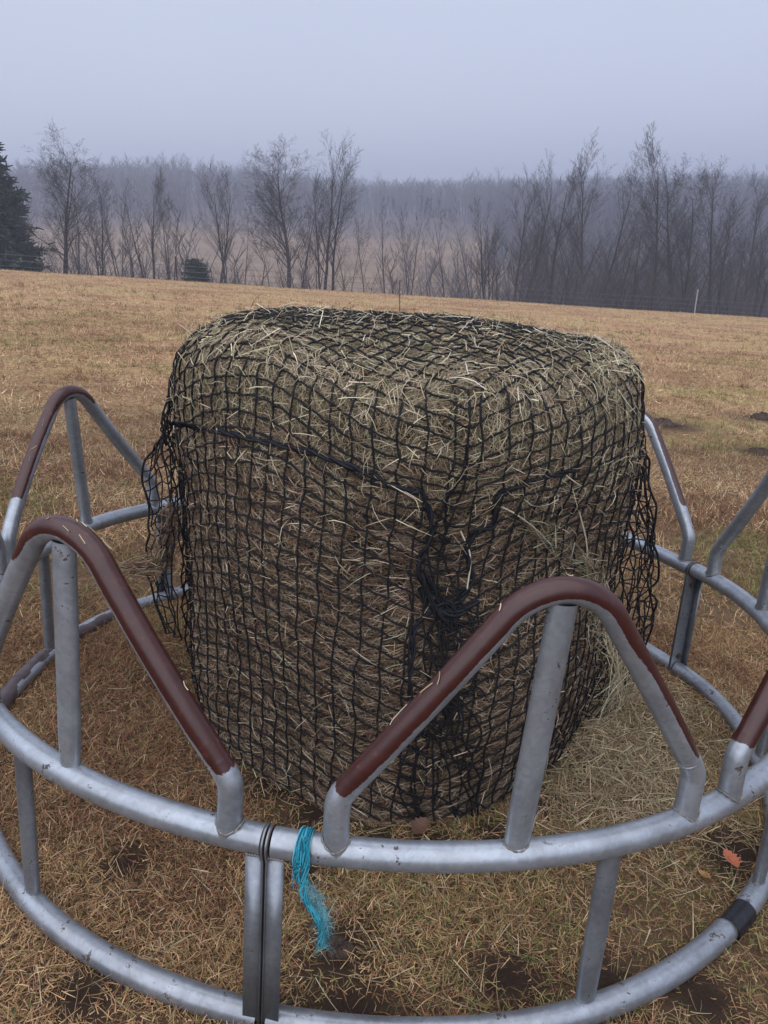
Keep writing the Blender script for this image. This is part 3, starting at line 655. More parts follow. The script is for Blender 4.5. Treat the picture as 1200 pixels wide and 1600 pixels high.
# ------------------------------------------------------------------ blue twine tied to the upper rail
tb = cyl(-96.3, 0)+FC
twine = thing('baling_twine', 'frayed bright blue baling twine tied round the upper rail beside the front joint', 'twine', tb)
TW = [(.39, .10, .0)]
cols = [(.018, .22, .32), (.03, .33, .44), (.012, .13, .20), (.10, .43, .52)]
r0 = np.array([math.cos(math.radians(-96.3)), math.sin(math.radians(-96.3)), 0]); t0 = np.array([-r0[1], r0[0], 0]); Z = np.array([0, 0, 1.])
mb = MB()
for w_ in range(46):                           # fibres wound round the rail
    s0 = rng.normal(0, .0048); ph = np.linspace(-.6, 2*np.pi+.5, 26); rr = RM+.002+abs(rng.normal(0, .0022))
    Q = r0*(rr*np.cos(ph))[:, None]+Z*(rr*np.sin(ph))[:, None]+t0*(s0+.006*np.sin(ph*.5+w_)+.004*(ph/6))[:, None]+Z*H1
    V_, F_, _ = tube(Q, .0009, 4); mb.add(V_, F_, cols[w_ % 4])
link('twine_knot', mb.mesh('twine_knot', M_twine), twine)
def tail(path, n_, sp, name, r_=.0008):
    path = smooth_line(path, 8); mb = MB(); N_ = len(path)
    for w_ in range(n_):
        a_, b_ = sorted(rng.uniform(0, 1, 2)); 
        if w_ < n_*.45: a_, b_ = 0, rng.uniform(.75, 1)
        i0, i1 = int(a_*(N_-1)), int(b_*(N_-1)); 
        if i1-i0 < 4: continue
        seg = path[i0:i1+1]; q = np.linspace(0, 1, len(seg))
        o1 = rng.normal(0, sp, 3); o2 = rng.normal(0, sp*(2.2 if w_ > n_*.6 else 1), 3); fr = rng.normal(0, 12)+20
        ph = np.linspace(a_, b_, len(seg))*fr+w_
        off = o1*(1-q)[:, None]+o2*q[:, None]+(t0*np.cos(ph)[:, None]+r0*np.sin(ph)[:, None])*sp*.9
        V_, F_, _ = tube(seg+off, r_, 4); mb.add(V_, F_, cols[rng.integers(0, 4)])
    return link(name, mb.mesh(name, M_twine), twine)
def tw(px, py, out): # offsets of the hanging tail measured in metres: sideways, height
    o, d = ray(px, py); nrm = r0; p0 = tb+r0*(RM+out); s = ((p0-o) @ nrm)/(d @ nrm); return o+d*s-tb
tail([tw(476, 1312, .004), tw(478, 1340, .006), tw(476, 1365, .004), tw(472, 1392, .002), tw(482, 1412, .002), tw(496, 1435, .003), tw(503, 1455, .002), tw(500, 1480, .0)], 110, .0026, 'twine_tail')
tail([tw(466, 1345, .004), tw(462, 1360, .004), tw(470, 1385, .003)], 30, .003, 'twine_tail')
mb = MB(); n_ = 700                            # fuzz
pp = smooth_line([tw(478, 1380, .004), tw(495, 1400, .004), tw(505, 1425, .004), tw(508, 1450, .003), tw(502, 1475, .0)], 12)
P = pp[rng.integers(0, len(pp), n_)]+rng.normal(0, .0045, (n_, 3)); D = unit(rng.normal(0, .75, (n_, 3))+np.array([0, 0, -1.0])); ln = rng.uniform(.010, .030, n_)
V_, F_, c_ = blades(P, D, unit(np.cross(D, rng.normal(0, 1, (n_, 3)))), ln, np.full(n_, .00045), ln*.3, palette(n_, [(.06, .27, .34), (.12, .36, .42)], [1, 1], .2), 3)
mb.add(V_, F_, c_); link('frayed_fuzz', mb.mesh('frayed_fuzz', M_twine, False), twine)

# ------------------------------------------------------------------ grass
def gcol(x, y, n_):
    """colour of a dead grass blade growing at x, y: patches of straw, russet, green and bare dirt"""
    f1 = fbm(x*.9+4, y*.9+2, 4); f2 = fbm(x*2.6+40, y*2.6+7, 3); f3 = fbm(x*.35+90, y*.35+70, 3)
    u = rng.random(n_)
    straw = palette(n_, [(.46, .32, .18), (.36, .235, .13), (.62, .46, .29), (.22, .135, .08)], [4, 4, 2.5, 3], .25)
    green = palette(n_, [(.17, .165, .06), (.24, .22, .085), (.12, .13, .045)], [3, 3, 1], .25)
    red = palette(n_, [(.22, .105, .062), (.14, .070, .046), (.29, .145, .08), (.085, .05, .036)], [3, 3, 2, 2], .25)
    pg = sstep(.52, .70, f1)*(.26+.38*(y > 3.2))+.05; prd = sstep(.56, .40, f2)*.48+.10+.15*sstep(.5, .35, f3)
    nearer = sstep(6, 2.5, y)
    straw = straw*(.62+.75*fbm(x*1.4+9, y*1.4+3, 3))[:, None]*(1-nearer[:, None]*np.array([.26, .33, .40]))
    c = np.where((u < pg)[:, None], green, np.where((u < pg+prd)[:, None], red, straw)); 
    return c
def grass(n_, y0, y1, lens, wid, tilt, power=1.0, nseg=2, xlim=None):
    # spread evenly over the wedge the view could see, a little wider
    u = rng.random(n_); y = (y0**(2/power)+(y1**(2/power)-y0**(2/power))*u)**(power/2)
    x = (rng.random(n_)*2-1)*(.58*y+1.45)
    z = land(x, y)
    d = np.ones(n_, bool)
    d &= rng.random(n_) > 1.15*dirt_shade(x, y)-.12
    d &= np.hypot(x-toW(BASE)[0], y-toW(BASE)[1]) > .54
    den = .35+.65*sstep(.28, .5, fbm(x*3+11, y*3+8, 3)); d &= rng.random(n_) < den
    x, y, z = x[d], y[d], z[d]; n_ = len(x)
    al = rng.uniform(-np.pi, np.pi, n_)+1.2*(fbm(x*2.2, y*2.2+60, 2)-.5)*2
    el = np.clip(rng.normal(tilt, .42, n_), -.03, 1.45)
    D = np.stack([np.cos(al)*np.cos(el), np.sin(al)*np.cos(el), np.sin(el)], -1)
    Nn = unit(np.cross(np.cross(D, [0, 0, 1.])+rng.normal(0, .5, (n_, 3)), D))
    ln = rng.uniform(*lens, n_); wd = rng.uniform(*wid, n_)
    P = np.stack([x, y, z+rng.random(n_)*.012], -1)
    return blades(P, D, Nn, ln, wd, rng.normal(-.02, .14, n_)*ln, gcol(x, y, n_), nseg)
mb = MB()
mb.add(*grass(400000, .75, 3.2, (.010, .032), (.0012, .0030), .30))
mb.add(*grass(235000, .75, 3.3, (.022, .055), (.0011, .0026), .22))
mb.add(*grass(290000, 3.0, 7.5, (.02, .060), (.0020, .0042), .30))
mb.add(*grass(150000, 7.2, 20, (.03, .085), (.004, .009), .35))
mb.add(*grass(110000, 19, 64, (.05, .12), (.008, .018), .35))
nt_ = 2600; ty = 3.6+30*rng.random(nt_)**1.5; tx_ = (rng.random(nt_)*2-1)*(.58*ty+.3); kb = 26     # tussocks
ok_ = fbm(tx_*.6+31, ty*.6+8, 3) > .47; ty, tx_ = ty[ok_], tx_[ok_]; nt_ = len(ty)
sz = rng.uniform(.6, 1.5, nt_)*(1+ty/40); X = np.repeat(tx_, kb)+rng.normal(0, .025, nt_*kb)*np.repeat(sz, kb); Y = np.repeat(ty, kb)+rng.normal(0, .025, nt_*kb)*np.repeat(sz, kb)
al = rng.uniform(-np.pi, np.pi, nt_*kb); el = np.clip(rng.normal(.75, .35, nt_*kb), .1, 1.5); D = np.stack([np.cos(al)*np.cos(el), np.sin(al)*np.cos(el), np.sin(el)], -1)
ln = rng.uniform(.04, .09, nt_*kb)*np.repeat(sz, kb); Nn = unit(np.cross(np.cross(D, [0, 0, 1.]), D)); cc = gcol(X, Y, nt_*kb)*np.repeat(rng.uniform(.8, 1.2, nt_), kb)[:, None]
mb.add(*blades(np.stack([X, Y, land(X, Y)], -1), D, Nn, ln, .0024+.00025*Y, -ln*.12, cc, 2))
link('grass', mb.mesh('grass', M_grass, False), kind='stuff', label='short dead brown and straw coloured grass with green tinges covering the pasture', cat='grass')
# loose hay dropped on the ground to the right of the bale, and stems scattered in the ring
def litter(n_, cx, cy, sx, sy, lens, hmax, cols, wts, ang=0):
    u = rng.normal(0, 1, n_)*sx; v = rng.normal(0, 1, n_)*sy
    x = cx+u*math.cos(ang)-v*math.sin(ang); y = cy+u*math.sin(ang)+v*math.cos(ang)
    P = np.stack([x, y, np.zeros(n_)], -1); P = toW(P); z = land(P[:, 0], P[:, 1]); 
    hh = np.exp(-.5*((u/sx)**2+(v/sy)**2))*hmax
    al = rng.uniform(-np.pi, np.pi, n_); el = rng.normal(0, .16, n_)
    D = np.stack([np.cos(al)*np.cos(el), np.sin(al)*np.cos(el), np.sin(el)], -1)
    P[:, 2] = z+.012+rng.random(n_)*hh
    ln = rng.uniform(*lens, n_); Nn = unit(np.cross(np.cross(D, [0, 0, 1.])+rng.normal(0, .8, (n_, 3)), D))
    return blades(P-D*(ln*.5)[:, None], D, Nn, ln, rng.uniform(.0014, .0028, n_), rng.normal(0, .16, n_)*ln, palette(n_, cols, wts, .25), 4)
pa = on_plane(940, 1195); pb = on_plane(1000, 1130)
mb = MB()
LC = [(.34, .27, .16), (.26, .19, .11), (.44, .36, .235), (.18, .12, .07), (.22, .13, .08)]
mb.add(*litter(7000, pa[0], pa[1], .15, .17, (.04, .12), .05, LC, [4, 4, 3, 2, 1]))
mb.add(*litter(4000, pb[0], pb[1]+.05, .18, .26, (.04, .11), .03, LC, [4, 4, 2, 2, 1]))
mb.add(*litter(3500, BC[0], BC[1], .55, .50, (.03, .10), .012, LC, [3, 4, 2, 3, 2]))
link('loose_hay', mb.mesh('loose_hay', M_hay, False), kind='stuff', label='mat of loose pale hay dropped on the ground right of the bale', cat='loose hay')
mb = MB()
mb.add(*litter(1500, .05, 1.5, .9, .9, (.04, .12), .01, LC, [4, 3, 4, 1, 1]))
link('scattered_stalks', mb.mesh('scattered_stalks', M_hay, False), kind='stuff', label='long dry stalks scattered over the grass round the feeder', cat='dry stalks')

# ------------------------------------------------------------------ little earth mounds
M_soil = plain('dark_soil', (.060, .040, .031), .95, .5, 40, 0, 1.0, .02)
def mound(px, py, r_, h_, label):
    """low heap of broken earth: a lumpy cap and loose crumbs thinning out round it"""
    p = toW(on_plane(px, py)); z0 = float(land(p[0], p[1])); nr_, na = 9, 26; mb = MB(); V = []
    for i_ in range(nr_):
        for j_ in range(na):
            a_ = j_/na*2*np.pi; q = i_/(nr_-1); rr = r_*q*(.55+.75*fbm(math.cos(a_)*1.7+px, math.sin(a_)*1.7+py, 3))
            x, y = rr*math.cos(a_), rr*math.sin(a_)
            V.append((x, y, float(land(p[0]+x, p[1]+y))-z0+h_*(1-q*q)*.8+(rng.random()-.4)*h_*.6*(q < .95)-(.03 if q == 1 else 0)))
    i_ = np.arange(nr_-1)[:, None]*na; j_ = np.arange(na)[None]; k_ = (j_+1) % na
    mb.add(np.array(V), np.stack([i_+j_, i_+k_, i_+na+k_, i_+na+j_], -1).reshape(-1, 4))
    tet = np.array([(1, 1, 1), (-1, -1, 1), (-1, 1, -1), (1, -1, -1)])*.6; tf = np.array([(0, 2, 1), (0, 1, 3), (0, 3, 2), (1, 2, 3)])
    for q in range(260):
        a_ = rng.uniform(0, 6.28); rr = r_*min(abs(rng.normal(.0, .5)), .95); x, y = rr*math.cos(a_), rr*math.sin(a_); sz = r_*rng.uniform(.02, .085)
        mb.add(tet*(1+.4*rng.normal(0, 1, (4, 3)))*sz+np.array([x, y, float(land(p[0]+x, p[1]+y))-z0+max(0, h_*(.7-rr/r_*.7))]), tf)
    o = link('earth_mound', mb.mesh('earth_mound', M_soil, False), label=label, cat='earth mound', group='dark earth mounds in the pasture')
    o.location = (p[0], p[1], z0); return o
mound(530, 1480, .038, .012, 'small dark clod of earth under the end of the blue twine')
mound(1035, 663, .17, .07, 'dark earth mound in the grass just right of the rear hoop')
mound(1192, 655, .17, .08, 'dark earth mound at the right edge of the pasture')
mound(1190, 709, .15, .05, 'lower flat dark mound at the right edge, nearer than the other')

# ------------------------------------------------------------------ fallen leaves
def leaf(px, py, ln, rot, col, label, zup=.02, tilt=.2):
    p = toW(on_plane(px, py)); z0 = float(land(p[0], p[1]))
    n_ = 22; V = []; Fc = []
    s_ = np.linspace(0, 1, n_); w = .36*np.sin(np.pi*s_**.85)**.8*(1+.22*np.sin(s_*2*np.pi*5.2))
    V = np.concatenate([np.stack([s_-.5, w, .45*w+.5*(s_-.5)**2], -1), np.stack([s_-.5, 0*w, .5*(s_-.5)**2], -1), np.stack([s_-.5, -w, .62*w+.5*(s_-.5)**2], -1)])*ln
    q = np.arange(n_-1); Fc = np.concatenate([np.stack([q, q+1, q+n_+1, q+n_], -1), np.stack([q+n_, q+n_+1, q+2*n_+1, q+2*n_], -1)])
    mb = MB(); c = np.tile(np.array(col), (len(V), 1))*(1+.35*(rng.random((len(V), 1))-.5)); mb.add(V, Fc, c)
    me = mb.mesh('dead_leaf', M_leaf)
    o = link('dead_leaf', me, label=label, cat='leaf', group='fallen leaves in the grass'); o.location = (p[0], p[1], z0+zup); o.rotation_euler = (tilt, -tilt*.5, rot)
    st_, f_, _ = tube(np.array([(-.75, 0, 0), (-.5, 0, 0), (.4, 0, .01)])*ln, .0009, 5); s2 = MB(); s2.add(st_, f_, (.12, .05, .03)); link('stem', s2.mesh('stem', M_leaf), o)
leaf(1137, 1358, .058, 1.75, (.36, .105, .05), 'orange-red lobed leaf on the dark dirt above the black tape', .035, .25)
leaf(1082, 1305, .036, .4, (.30, .12, .04), 'small ochre leaf just under the upper rail at the right', .02)
leaf(1098, 1375, .034, 2.4, (.28, .15, .05), 'small yellow-brown leaf left of the orange-red leaf', .015)
leaf(655, 1305, .06, .9, (.09, .045, .03), 'brown leaf under the front foot of the bale', .03, .4)

# ------------------------------------------------------------------ trees
def grow(seed, H=13., lean=(0, 0), stems=1, spread=.42, dens=1.0, r_base=.19, upright=.5):
    r_ = np.random.default_rng(seed); big = []; small = []
    def limb(p, d, ln, r0, lvl, wob):
        nseg = max(3, int(ln/(.9 if lvl == 0 else .55 if lvl == 1 else .4)))
        pts = [p]; dirs = []; q = p.copy(); dd = d/np.linalg.norm(d)
        for i_ in range(nseg):
            dd = dd+r_.normal(0, wob*(1 if lvl < 2 else .8), 3)+np.array([0, 0, upright*(.022 if lvl else .03)]); dd /= np.linalg.norm(dd); q = q+dd*ln/nseg; pts.append(q.copy()); dirs.append(dd.copy())
        pts = np.array(pts); rr = np.maximum(r0*(1-.88*np.linspace(0, 1, nseg+1)**.9), .0045)
        (big if lvl == 0 else small).append((pts, rr, lvl))
        if lvl >= 4: return
        if lvl == 0: nc = int(17*dens); lo = .25
        elif lvl == 1: nc = int(9*dens); lo = .2
        elif lvl == 2: nc = int(6*dens); lo = .15
        else: nc = 4; lo = .1
        for c_ in range(nc):
            f = lo+(1-lo)*((c_+r_.random())/nc); i_ = min(int(f*nseg), nseg-1); pp = pts[i_]+(pts[i_+1]-pts[i_])*(f*nseg-i_)
            az = r_.uniform(0, 2*np.pi); t_ = dirs[i_]; a_ = np.cross(t_, [math.cos(az), math.sin(az), .1]); a_ /= np.linalg.norm(a_)
            an = r_.uniform(.7, 1.25)*spread*(1.3 if lvl >= 2 else 1.25-.35*f if lvl == 0 else 1.1)
            nd = t_*math.cos(an)+a_*math.sin(an)
            cl = ln*(.36 if lvl == 0 else .52 if lvl == 1 else .5)*r_.uniform(.65, 1.1)*(1.15-.35*f if lvl == 0 else 1-.35*f)
            limb(pp, nd, cl, max(rr[i_]*(.42 if lvl < 2 else .45), .0045), lvl+1, .024)
    for s_ in range(stems):
        a_ = r_.uniform(0, 6.28) if stems > 1 else 0; o_ = .07 if stems > 1 else 0
        limb(np.array([math.cos(a_)*o_*2, math.sin(a_)*o_*2, -1.2]), np.array([lean[0]+o_*2*math.cos(a_), lean[1]+o_*2*math.sin(a_), 1.0]), (H*.86+1.2)*(1 if s_ == 0 else r_.uniform(.75, .95)), r_base*(1 if s_ == 0 else .7), 0, .035)
    tm = MB()
    for pts, rr, l_ in big:
        V_, F_, _ = tube(pts, rr, 7); tm.add(V_, F_)
    cm = MB()
    for lv, ns in ((1, 5), (2, 3), (3, 3), (4, 3)):
        P0 = []; P1 = []; R0 = []; R1 = []
        for pts, rr, l_ in small:
            if l_ != lv: continue
            P0.append(pts[:-1]); P1.append(pts[1:]); R0.append(rr[:-1]); R1.append(rr[1:])
        if P0:
            V_, F_ = frusta(np.concatenate(P0), np.concatenate(P1), np.concatenate(R0), np.concatenate(R1), ns); cm.add(V_, F_)
    return tm, cm
PROTO = {}
def proto(kind):
    kw = {'broad0': dict(seed=2, stems=2, spread=.62, dens=1.15, r_base=.20, upright=.8), 'broad1': dict(seed=9, stems=2, spread=.56, dens=1.15, r_base=.19, upright=.8),
          'tall0': dict(seed=4, spread=.42, dens=1., upright=.9), 'tall1': dict(seed=12, spread=.40, dens=1.05, lean=(.05, 0), upright=.9), 'tall2': dict(seed=21, stems=2, spread=.40, dens=.95, upright=.8),
          'thin0': dict(seed=31, spread=.36, dens=.75, r_base=.11, upright=1.), 'thin1': dict(seed=37, spread=.40, dens=.7, r_base=.10, lean=(.10, 0), upright=1.), 'thin2': dict(seed=44, spread=.34, dens=.8, r_base=.11, stems=2, upright=1.),
          'lean0': dict(seed=52, spread=.42, dens=.95, lean=(.26, 0), r_base=.17, upright=.9)}[kind]
    tm, cm = grow(H=13., **kw); zt = max(v[:, 2].max() for v in tm.V+cm.V)
    return tm.mesh('trunk', M_bark if kind[-1] != '1' else M_bark2), cm.mesh('crown', M_twig), zt
def world_ray(px, py): d = BW @ np.array([(px-600)/F, -(py-800)/F, -1.]); return d/np.linalg.norm(d)
TREES = [
 (52, 300, 'thin1', 3, 'slender leaning bare sapling close beside the big dark pine'),
 (100, 195, 'broad0', 4, 'large bare tree with wide rounded crown just right of the big pine'),
 (128, 285, 'thin0', 6, 'thin bare tree tucked against the right side of the wide-crowned left tree'),
 (160, 276, 'tall2', 5, 'first mid-sized bare tree after the wide-crowned left tree'),
 (188, 262, 'thin2', 8, 'double-stemmed slim bare tree right of the first mid-sized one'),
 (213, 300, 'thin0', 5, 'short thin bare tree in the gap left of the white-topped fence post'),
 (243, 262, 'tall0', 6, 'bare forked tree left of the white-topped fence post'),
 (265, 276, 'thin2', 9, 'slim bare tree nearest on the left to the white-topped fence post'),
 (342, 258, 'lean0', 4, 'leaning bare tree just right of the small bushy conifer'),
 (357, 246, 'tall1', 5, 'upright bare tree crossing the leaning one right of the small conifer'),
 (384, 320, 'thin0', 7, 'low thin bare tree between the conifer pair and the big twin crowns'),
 (424, 330, 'thin1', 6, 'thin bare sapling at the left foot of the big twin-crowned pair'),
 (452, 206, 'broad1', 4, 'tall broad bare tree, left one of the big pair left of centre'),
 (468, 255, 'thin2', 6, 'slim bare tree between the two trees of the big pair'),
 (504, 206, 'tall2', 4, 'tall bare tree, right one of the big pair left of centre'),
 (521, 232, 'tall0', 6, 'straight bare tree close on the right of the big pair'),
 (546, 330, 'thin2', 5, 'short thin bare tree right of the big pair'),
 (574, 292, 'thin1', 6, 'slim bare tree slanting right in the gap right of the big pair'),
 (603, 300, 'thin0', 7, 'slim bare tree directly above the left half of the bale top'),
 (641, 292, 'thin2', 6, 'thin bare tree next to the lone weed stalk'),
 (697, 302, 'thin0', 8, 'isolated thin bare tree above the middle of the bale'),
 (742, 312, 'thin2', 7, 'short twiggy bare tree at the left end of the dense right-hand wood'),
 (768, 308, 'tall2', 8, 'twiggy double bare tree before the dense right-hand wood'),
 (804, 268, 'tall1', 5, 'bare tree with crooked stem left of the strongly leaning tree'),
 (818, 246, 'lean0', 4, 'strongly right-leaning dark bare tree above the right end of the bale'),
 (860, 252, 'tall0', 6, 'upright bare tree right of the strongly leaning tree'),
 (874, 290, 'thin2', 8, 'slim bare tree behind the upright one right of the leaning tree'),
 (915, 210, 'tall1', 4, 'tallest oval-crowned bare tree of the right-hand wood, on its left'),
 (938, 250, 'lean0', 5, 'forked bare tree bending right beside the tall oval crown'),
 (968, 285, 'thin1', 7, 'thin bare tree midway between the two tallest right-hand trees'),
 (994, 300, 'thin0', 6, 'short thin bare tree left of the tallest narrow tree'),
 (1027, 204, 'tall0', 4, 'tallest narrow bare tree right of centre, left of the pale fence stake'),
 (1066, 240, 'broad1', 6, 'bushy-topped bare tree left of the pale fence stake'),
 (1084, 262, 'thin2', 8, 'slim bare tree directly behind the pale fence stake'),
 (1126, 250, 'tall2', 5, 'double bare tree right of the pale fence stake'),
 (1150, 290, 'thin1', 7, 'thin slanting bare tree second from the right edge group'),
 (1168, 262, 'tall1', 4, 'thick-stemmed bare tree close to the right edge'),
 (1192, 290, 'tall2', 6, 'bare tree cut by the right edge of the view'),
]
TP = []
for k_, (px, top, kind, dd, lb) in enumerate(TREES):
    d = world_ray(px, 440); yb = None
    for y in (0,):
        x = 0; yy = 60.
        for it in range(6): x = d[0]/d[1]*yy; yy = float(crest(x))+dd
    x = d[0]/d[1]*yy; z = float(land(x, yy))
    dt = world_ray(px, top-(14 if px > 780 else 6)); ztop = CAMW[2]+dt[2]/dt[1]*(yy-CAMW[1]); Hh = ztop-z
    if kind not in PROTO: PROTO[kind] = proto(kind)
    o = thing('bare_tree', lb, 'tree', (x, yy, z), 'bare trees along the far edge of the pasture', world=True, rz=(rng.uniform(-.5, .5) if 'lean' in kind else rng.uniform(0, 6.28)), scale=1.0)
    s_ = Hh/PROTO[kind][2]; w_ = s_*(1.35 if kind.startswith('broad') else 1.0)
    o.scale = (w_, w_, s_)
    link('trunk', PROTO[kind][0], o); link('crown', PROTO[kind][1], o)
    TP.append((x, yy, z, Hh))

def conifer(px, base_dd, H, width, label, nwh, seed, top=None, ex=.8):
    r_ = np.random.default_rng(seed); d = world_ray(px, 430); yy = 55.
    for it in range(6): x = d[0]/d[1]*yy; yy = float(crest(x))+base_dd
    z = float(land(x, yy))
    if top: dt = world_ray(px, top); H = CAMW[2]+dt[2]/dt[1]*(yy-CAMW[1])-z
    o = thing('pine_tree', label, 'tree', (x, yy, z), world=True)
    V_, F_, _ = tube([(0, 0, -.5), (0.03, 0, H*.5), (0, 0, H*.98)], [.02*H, .012*H, .003*H], 8)
    link('trunk', mesh('trunk', V_, F_, M_bark), o)
    mb = MB(); Ps = []; Ds = []; Ln = []
    for k_ in range(nwh):
        f = (k_+r_.random()*.7)/nwh; zz = H*(.04+.94*f); rad = width*(1-f)**ex*(.72+.5*r_.random())+.1
        for b_ in range(int(6+6*(1-f))):
            az = r_.uniform(0, 6.28); L_ = rad*r_.uniform(.65, 1.12); m_ = max(4, int(L_*9/ (1 if H > 4 else .45)))
            q = np.linspace(.12, 1, m_); px_ = np.stack([np.cos(az)*L_*q, np.sin(az)*L_*q, zz+L_*(-.30*q+.22*q**3)], -1)
            for rep in range(3):
                Ps.append(px_+r_.normal(0, .05*L_+.02, px_.shape)); dd_ = np.tile(np.array([np.cos(az), np.sin(az), .05]), (m_, 1))+r_.normal(0, .65, px_.shape); Ds.append(unit(dd_)); Ln.append(r_.uniform(.22, .5, m_)*(1 if H > 4 else .35))
    P = np.concatenate(Ps); D = np.concatenate(Ds); ln = np.concatenate(Ln)*1.25; n_ = len(P)
    c = palette(n_, [(.020, .034, .026), (.032, .050, .034), (.042, .058, .045), (.014, .022, .018)], [4, 3, 1, 3], .3)
    mb.add(*blades(P, D, unit(np.cross(D, r_.normal(0, 1, (n_, 3)))), ln, ln*.28, ln*.08, c, 2))
    link('crown', mb.mesh('crown', M_needle, False), o); return o
conifer(2, 4, 11, 2.75, 'big dark green pine at the left edge of the view', 60, 3, top=170, ex=.62)
conifer(309, 3.0, 2.4, .98, 'small dark bushy conifer on the crest near the white-topped fence post', 14, 8, top=402, ex=.28)

# far woods: bare trees in the valley and over the hills, too many to count
def woods(n_, fn, hr, cols, tw_=14, seed=1):
    r_ = np.random.default_rng(seed); mb = MB(); X = []; 
    while sum(len(a_) for a_ in X) < n_:
        x, y = fn(r_, n_); X.append(np.stack([x, y], -1))
    X = np.concatenate(X)[:n_]; z = land(X[:, 0], X[:, 1]); h = r_.uniform(*hr, n_)*(.62+.75*fbm(X[:, 0]/22+seed, X[:, 1]/30, 3))*np.where(r_.random(n_) < .06, 1.22, 1)
    base = np.stack([X[:, 0], X[:, 1], z-.5], -1); cc = np.array(cols)[r_.integers(0, len(cols), n_)]*(1+.25*(r_.random((n_, 1))*2-1))
    mid = base+np.stack([r_.normal(0, .7, n_), r_.normal(0, .7, n_), h*.55], -1); tip = mid+np.stack([r_.normal(0, 1.1, n_), r_.normal(0, 1.1, n_), h*.38], -1)
    sc = np.clip(X[:, 1]/150, .8, 2.2)*np.clip(h/9, .35, 1.1)
    V_, F_ = frusta(base, mid, .10*sc, .065*sc, 3); mb.add(V_, F_, np.repeat(cc, 6, 0)); V_, F_ = frusta(mid, tip, .055*sc, .010*sc, 3); mb.add(V_, F_, np.repeat(cc, 6, 0))
    for k_ in range(tw_):
        f = r_.uniform(.15, .95, n_); P0 = np.where((f < .55)[:, None], base+(mid-base)*(f/.55)[:, None], mid+(tip-mid)*((f-.55)/.45)[:, None])
        az = r_.uniform(0, 6.28, n_); L_ = h*r_.uniform(.16, .34, n_)*(1.15-.55*f)
        P1 = P0+np.stack([np.cos(az)*L_*.62, np.sin(az)*L_*.62, L_*.74], -1)
        V_, F_ = frusta(P0, P1, .035*sc, .010*sc, 3); mb.add(V_, F_, np.repeat(cc, 6, 0))
        P2 = P0+(P1-P0)*.4; az = az+r_.normal(0, .9, n_); P3 = P2+np.stack([np.cos(az)*L_*.4, np.sin(az)*L_*.4, L_*.6], -1)
        V_, F_ = frusta(P2, P3, .025*sc, .008*sc, 3); mb.add(V_, F_, np.repeat(cc, 6, 0))
    return mb
WC = [(.060, .050, .052), (.050, .042, .045), (.075, .060, .058), (.040, .035, .038)]
def reg_right(r_, n_):                          # thick young wood right behind the crest on the right
    y = r_.uniform(72, 190, n_); rr = r_.uniform(.02, .85, n_); x = rr*y
    k = (rr > .13+.10*fbm(y/12, y*0+3, 2)) | (r_.random(n_) < .12); return x[k], y[k]
def reg_hill(r_, n_):
    y = r_.uniform(190, 640, n_); rr = r_.uniform(-.75, .85, n_); x = rr*y
    k = ((rr > .12) & (y > 150)) | (y > 285+50*(fbm(rr*14, y*0+1, 2)-.5)+45*np.exp(-((rr-.03)/.10)**2)); return x[k], y[k]
def reg_scrub(r_, n_):
    y = r_.uniform(64, 120, n_); rr = r_.uniform(-.75, .8, n_); x = rr*y; k = (fbm(x/9, y/9, 2) > .42) & (r_.random(n_) < .6+.4*(rr > 0)); return x[k], y[k]
link('near_wood', woods(2300, reg_right, (6, 11.0), [tuple(c*1.35 for c in w_) for w_ in WC], 16, 1).mesh('near_wood', M_wood, False), kind='stuff', label='dense leafless young wood filling the hollow behind the crest on the right', cat='woods')
link('hill_woods', woods(10500, reg_hill, (9, 14), WC, 14, 2).mesh('hill_woods', M_wood, False), kind='stuff', label='bare woods covering the misty hill beyond the orange field', cat='woods')
link('scrub', woods(1400, reg_scrub, (3.0, 8.0), WC, 12, 3).mesh('scrub', M_wood, False), kind='stuff', label='thin leafless scrub and saplings between the line trees', cat='scrub')

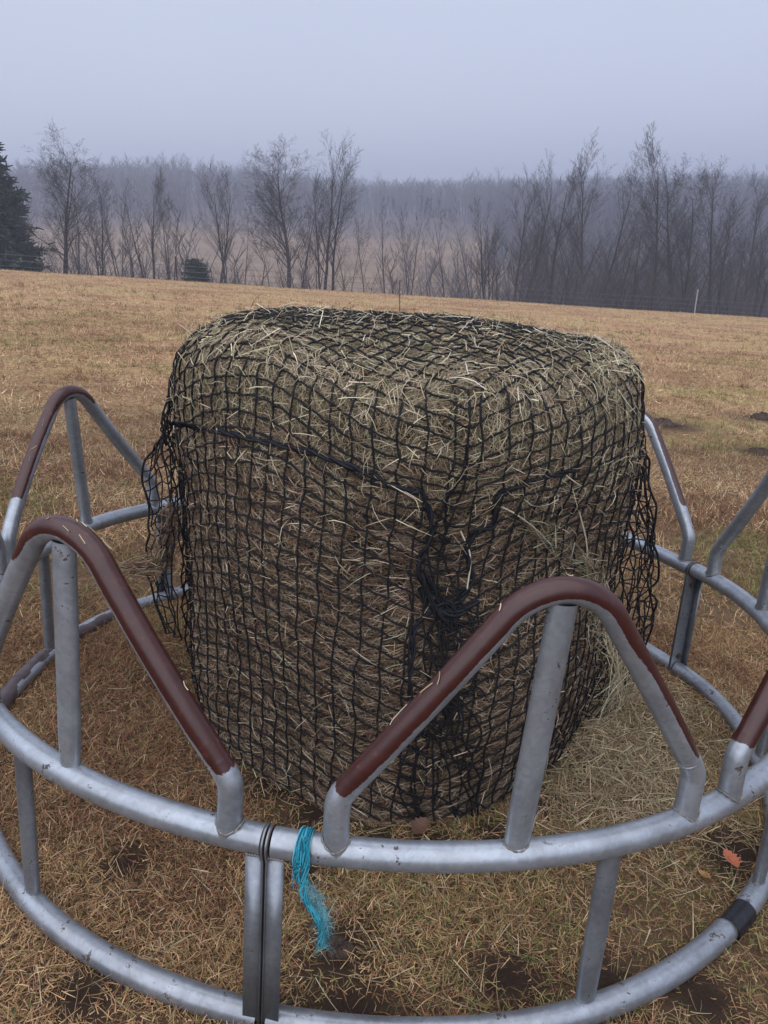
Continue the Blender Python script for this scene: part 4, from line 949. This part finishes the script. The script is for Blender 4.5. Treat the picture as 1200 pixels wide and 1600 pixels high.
# ------------------------------------------------------------------ fence on the crest
def crest_pt(px, dd=-1.0):
    d = world_ray(px, 440); yy = 55.
    for it in range(8): x = d[0]/d[1]*yy; yy = float(crest(x))+dd
    return np.array([x, yy, float(land(x, yy))])
pts = [crest_pt(p_, 1.0) for p_ in (-260, 280, 1093, 1500)]
fence = thing('wire_fence', 'low wire fence with pale posts running along the crest in front of the trees', 'fence', tuple(pts[1]), world=True)
for q, p_ in enumerate(pts[1:3]):
    h_ = 1.75 if q == 0 else 1.75; c_ = p_-pts[1]
    V_, F_, _ = tube([c_+np.array([0, 0, -.3]), c_+np.array([0, 0, h_*.5]), c_+np.array([.02, 0, h_])], .05, 8)
    po = link('fence_post', mesh('fence_post', V_, F_, M_wood2 if False else (M_bark if q == 0 else M_post)), fence)
    V_, F_, _ = tube([c_+np.array([.02, 0, h_+.001]), c_+np.array([.02, 0, h_+.15])], .062, 8); link('post_cap', mesh('post_cap', V_, F_, M_post), po)
for hz in (.45, .8, 1.15):
    P = []
    for a_, b_ in zip(pts[:-1], pts[1:]):
        for f in np.linspace(0, 1, 14, endpoint=False):
            x, y = (a_+(b_-a_)*f)[:2]; zt = float(land(x, y)); P.append((x, y, zt+hz))
    V_, F_, _ = tube(np.array(P)-pts[1], .012, 4); link('wire', mesh('wire', V_, F_, M_wire), fence)

# weed stalk standing in the field behind the bale
p = np.array([0, 30.0, 0]); d = world_ray(628, 470); p[0] = d[0]/d[1]*30; p[2] = float(land(p[0], p[1]))
weed = thing('weed_stalk', 'single thin dark dry weed stalk standing in the field behind the bale', 'weed', tuple(p), world=True)
V_, F_, _ = tube([(0, 0, 0), (.01, 0, .35), (-.01, 0, .75), (.01, 0, 1.12)], [.016, .014, .012, .008], 5); link('stem', mesh('stem', V_, F_, M_bark), weed)
mb = MB()
for k_ in range(14):
    z_ = .30+.055*k_; a_ = k_*2.4; V_, F_, _ = tube([(0, 0, z_), (.06*math.cos(a_), .06*math.sin(a_), z_+.09)], .006, 4); mb.add(V_, F_)
link('seed_head', mb.mesh('seed_head', M_bark), weed)

# ------------------------------------------------------------------ haze
xs, ys, z0, z1 = 780, (-60, 1150), -45, 46
V = [(x, y, z) for z in (z0, z1) for y in ys for x in (-xs, xs)]
M_haze = bpy.data.materials.new('haze'); M_haze.use_nodes = True; n = M_haze.node_tree; n.nodes.clear()
ou = n.nodes.new('ShaderNodeOutputMaterial'); pv = n.nodes.new('ShaderNodeVolumePrincipled')
pv.inputs['Color'].default_value = (.60, .645, .79, 1); pv.inputs['Density'].default_value = .00175; pv.inputs['Anisotropy'].default_value = .2
n.links.new(pv.outputs[0], ou.inputs['Volume'])
link('haze', mesh('haze', np.array(V, float), np.array([(0, 2, 3, 1), (4, 5, 7, 6), (0, 1, 5, 4), (2, 6, 7, 3), (0, 4, 6, 2), (1, 3, 7, 5)]), M_haze, False), kind='stuff', label='pale mist hanging over the pasture and hills', cat='haze')
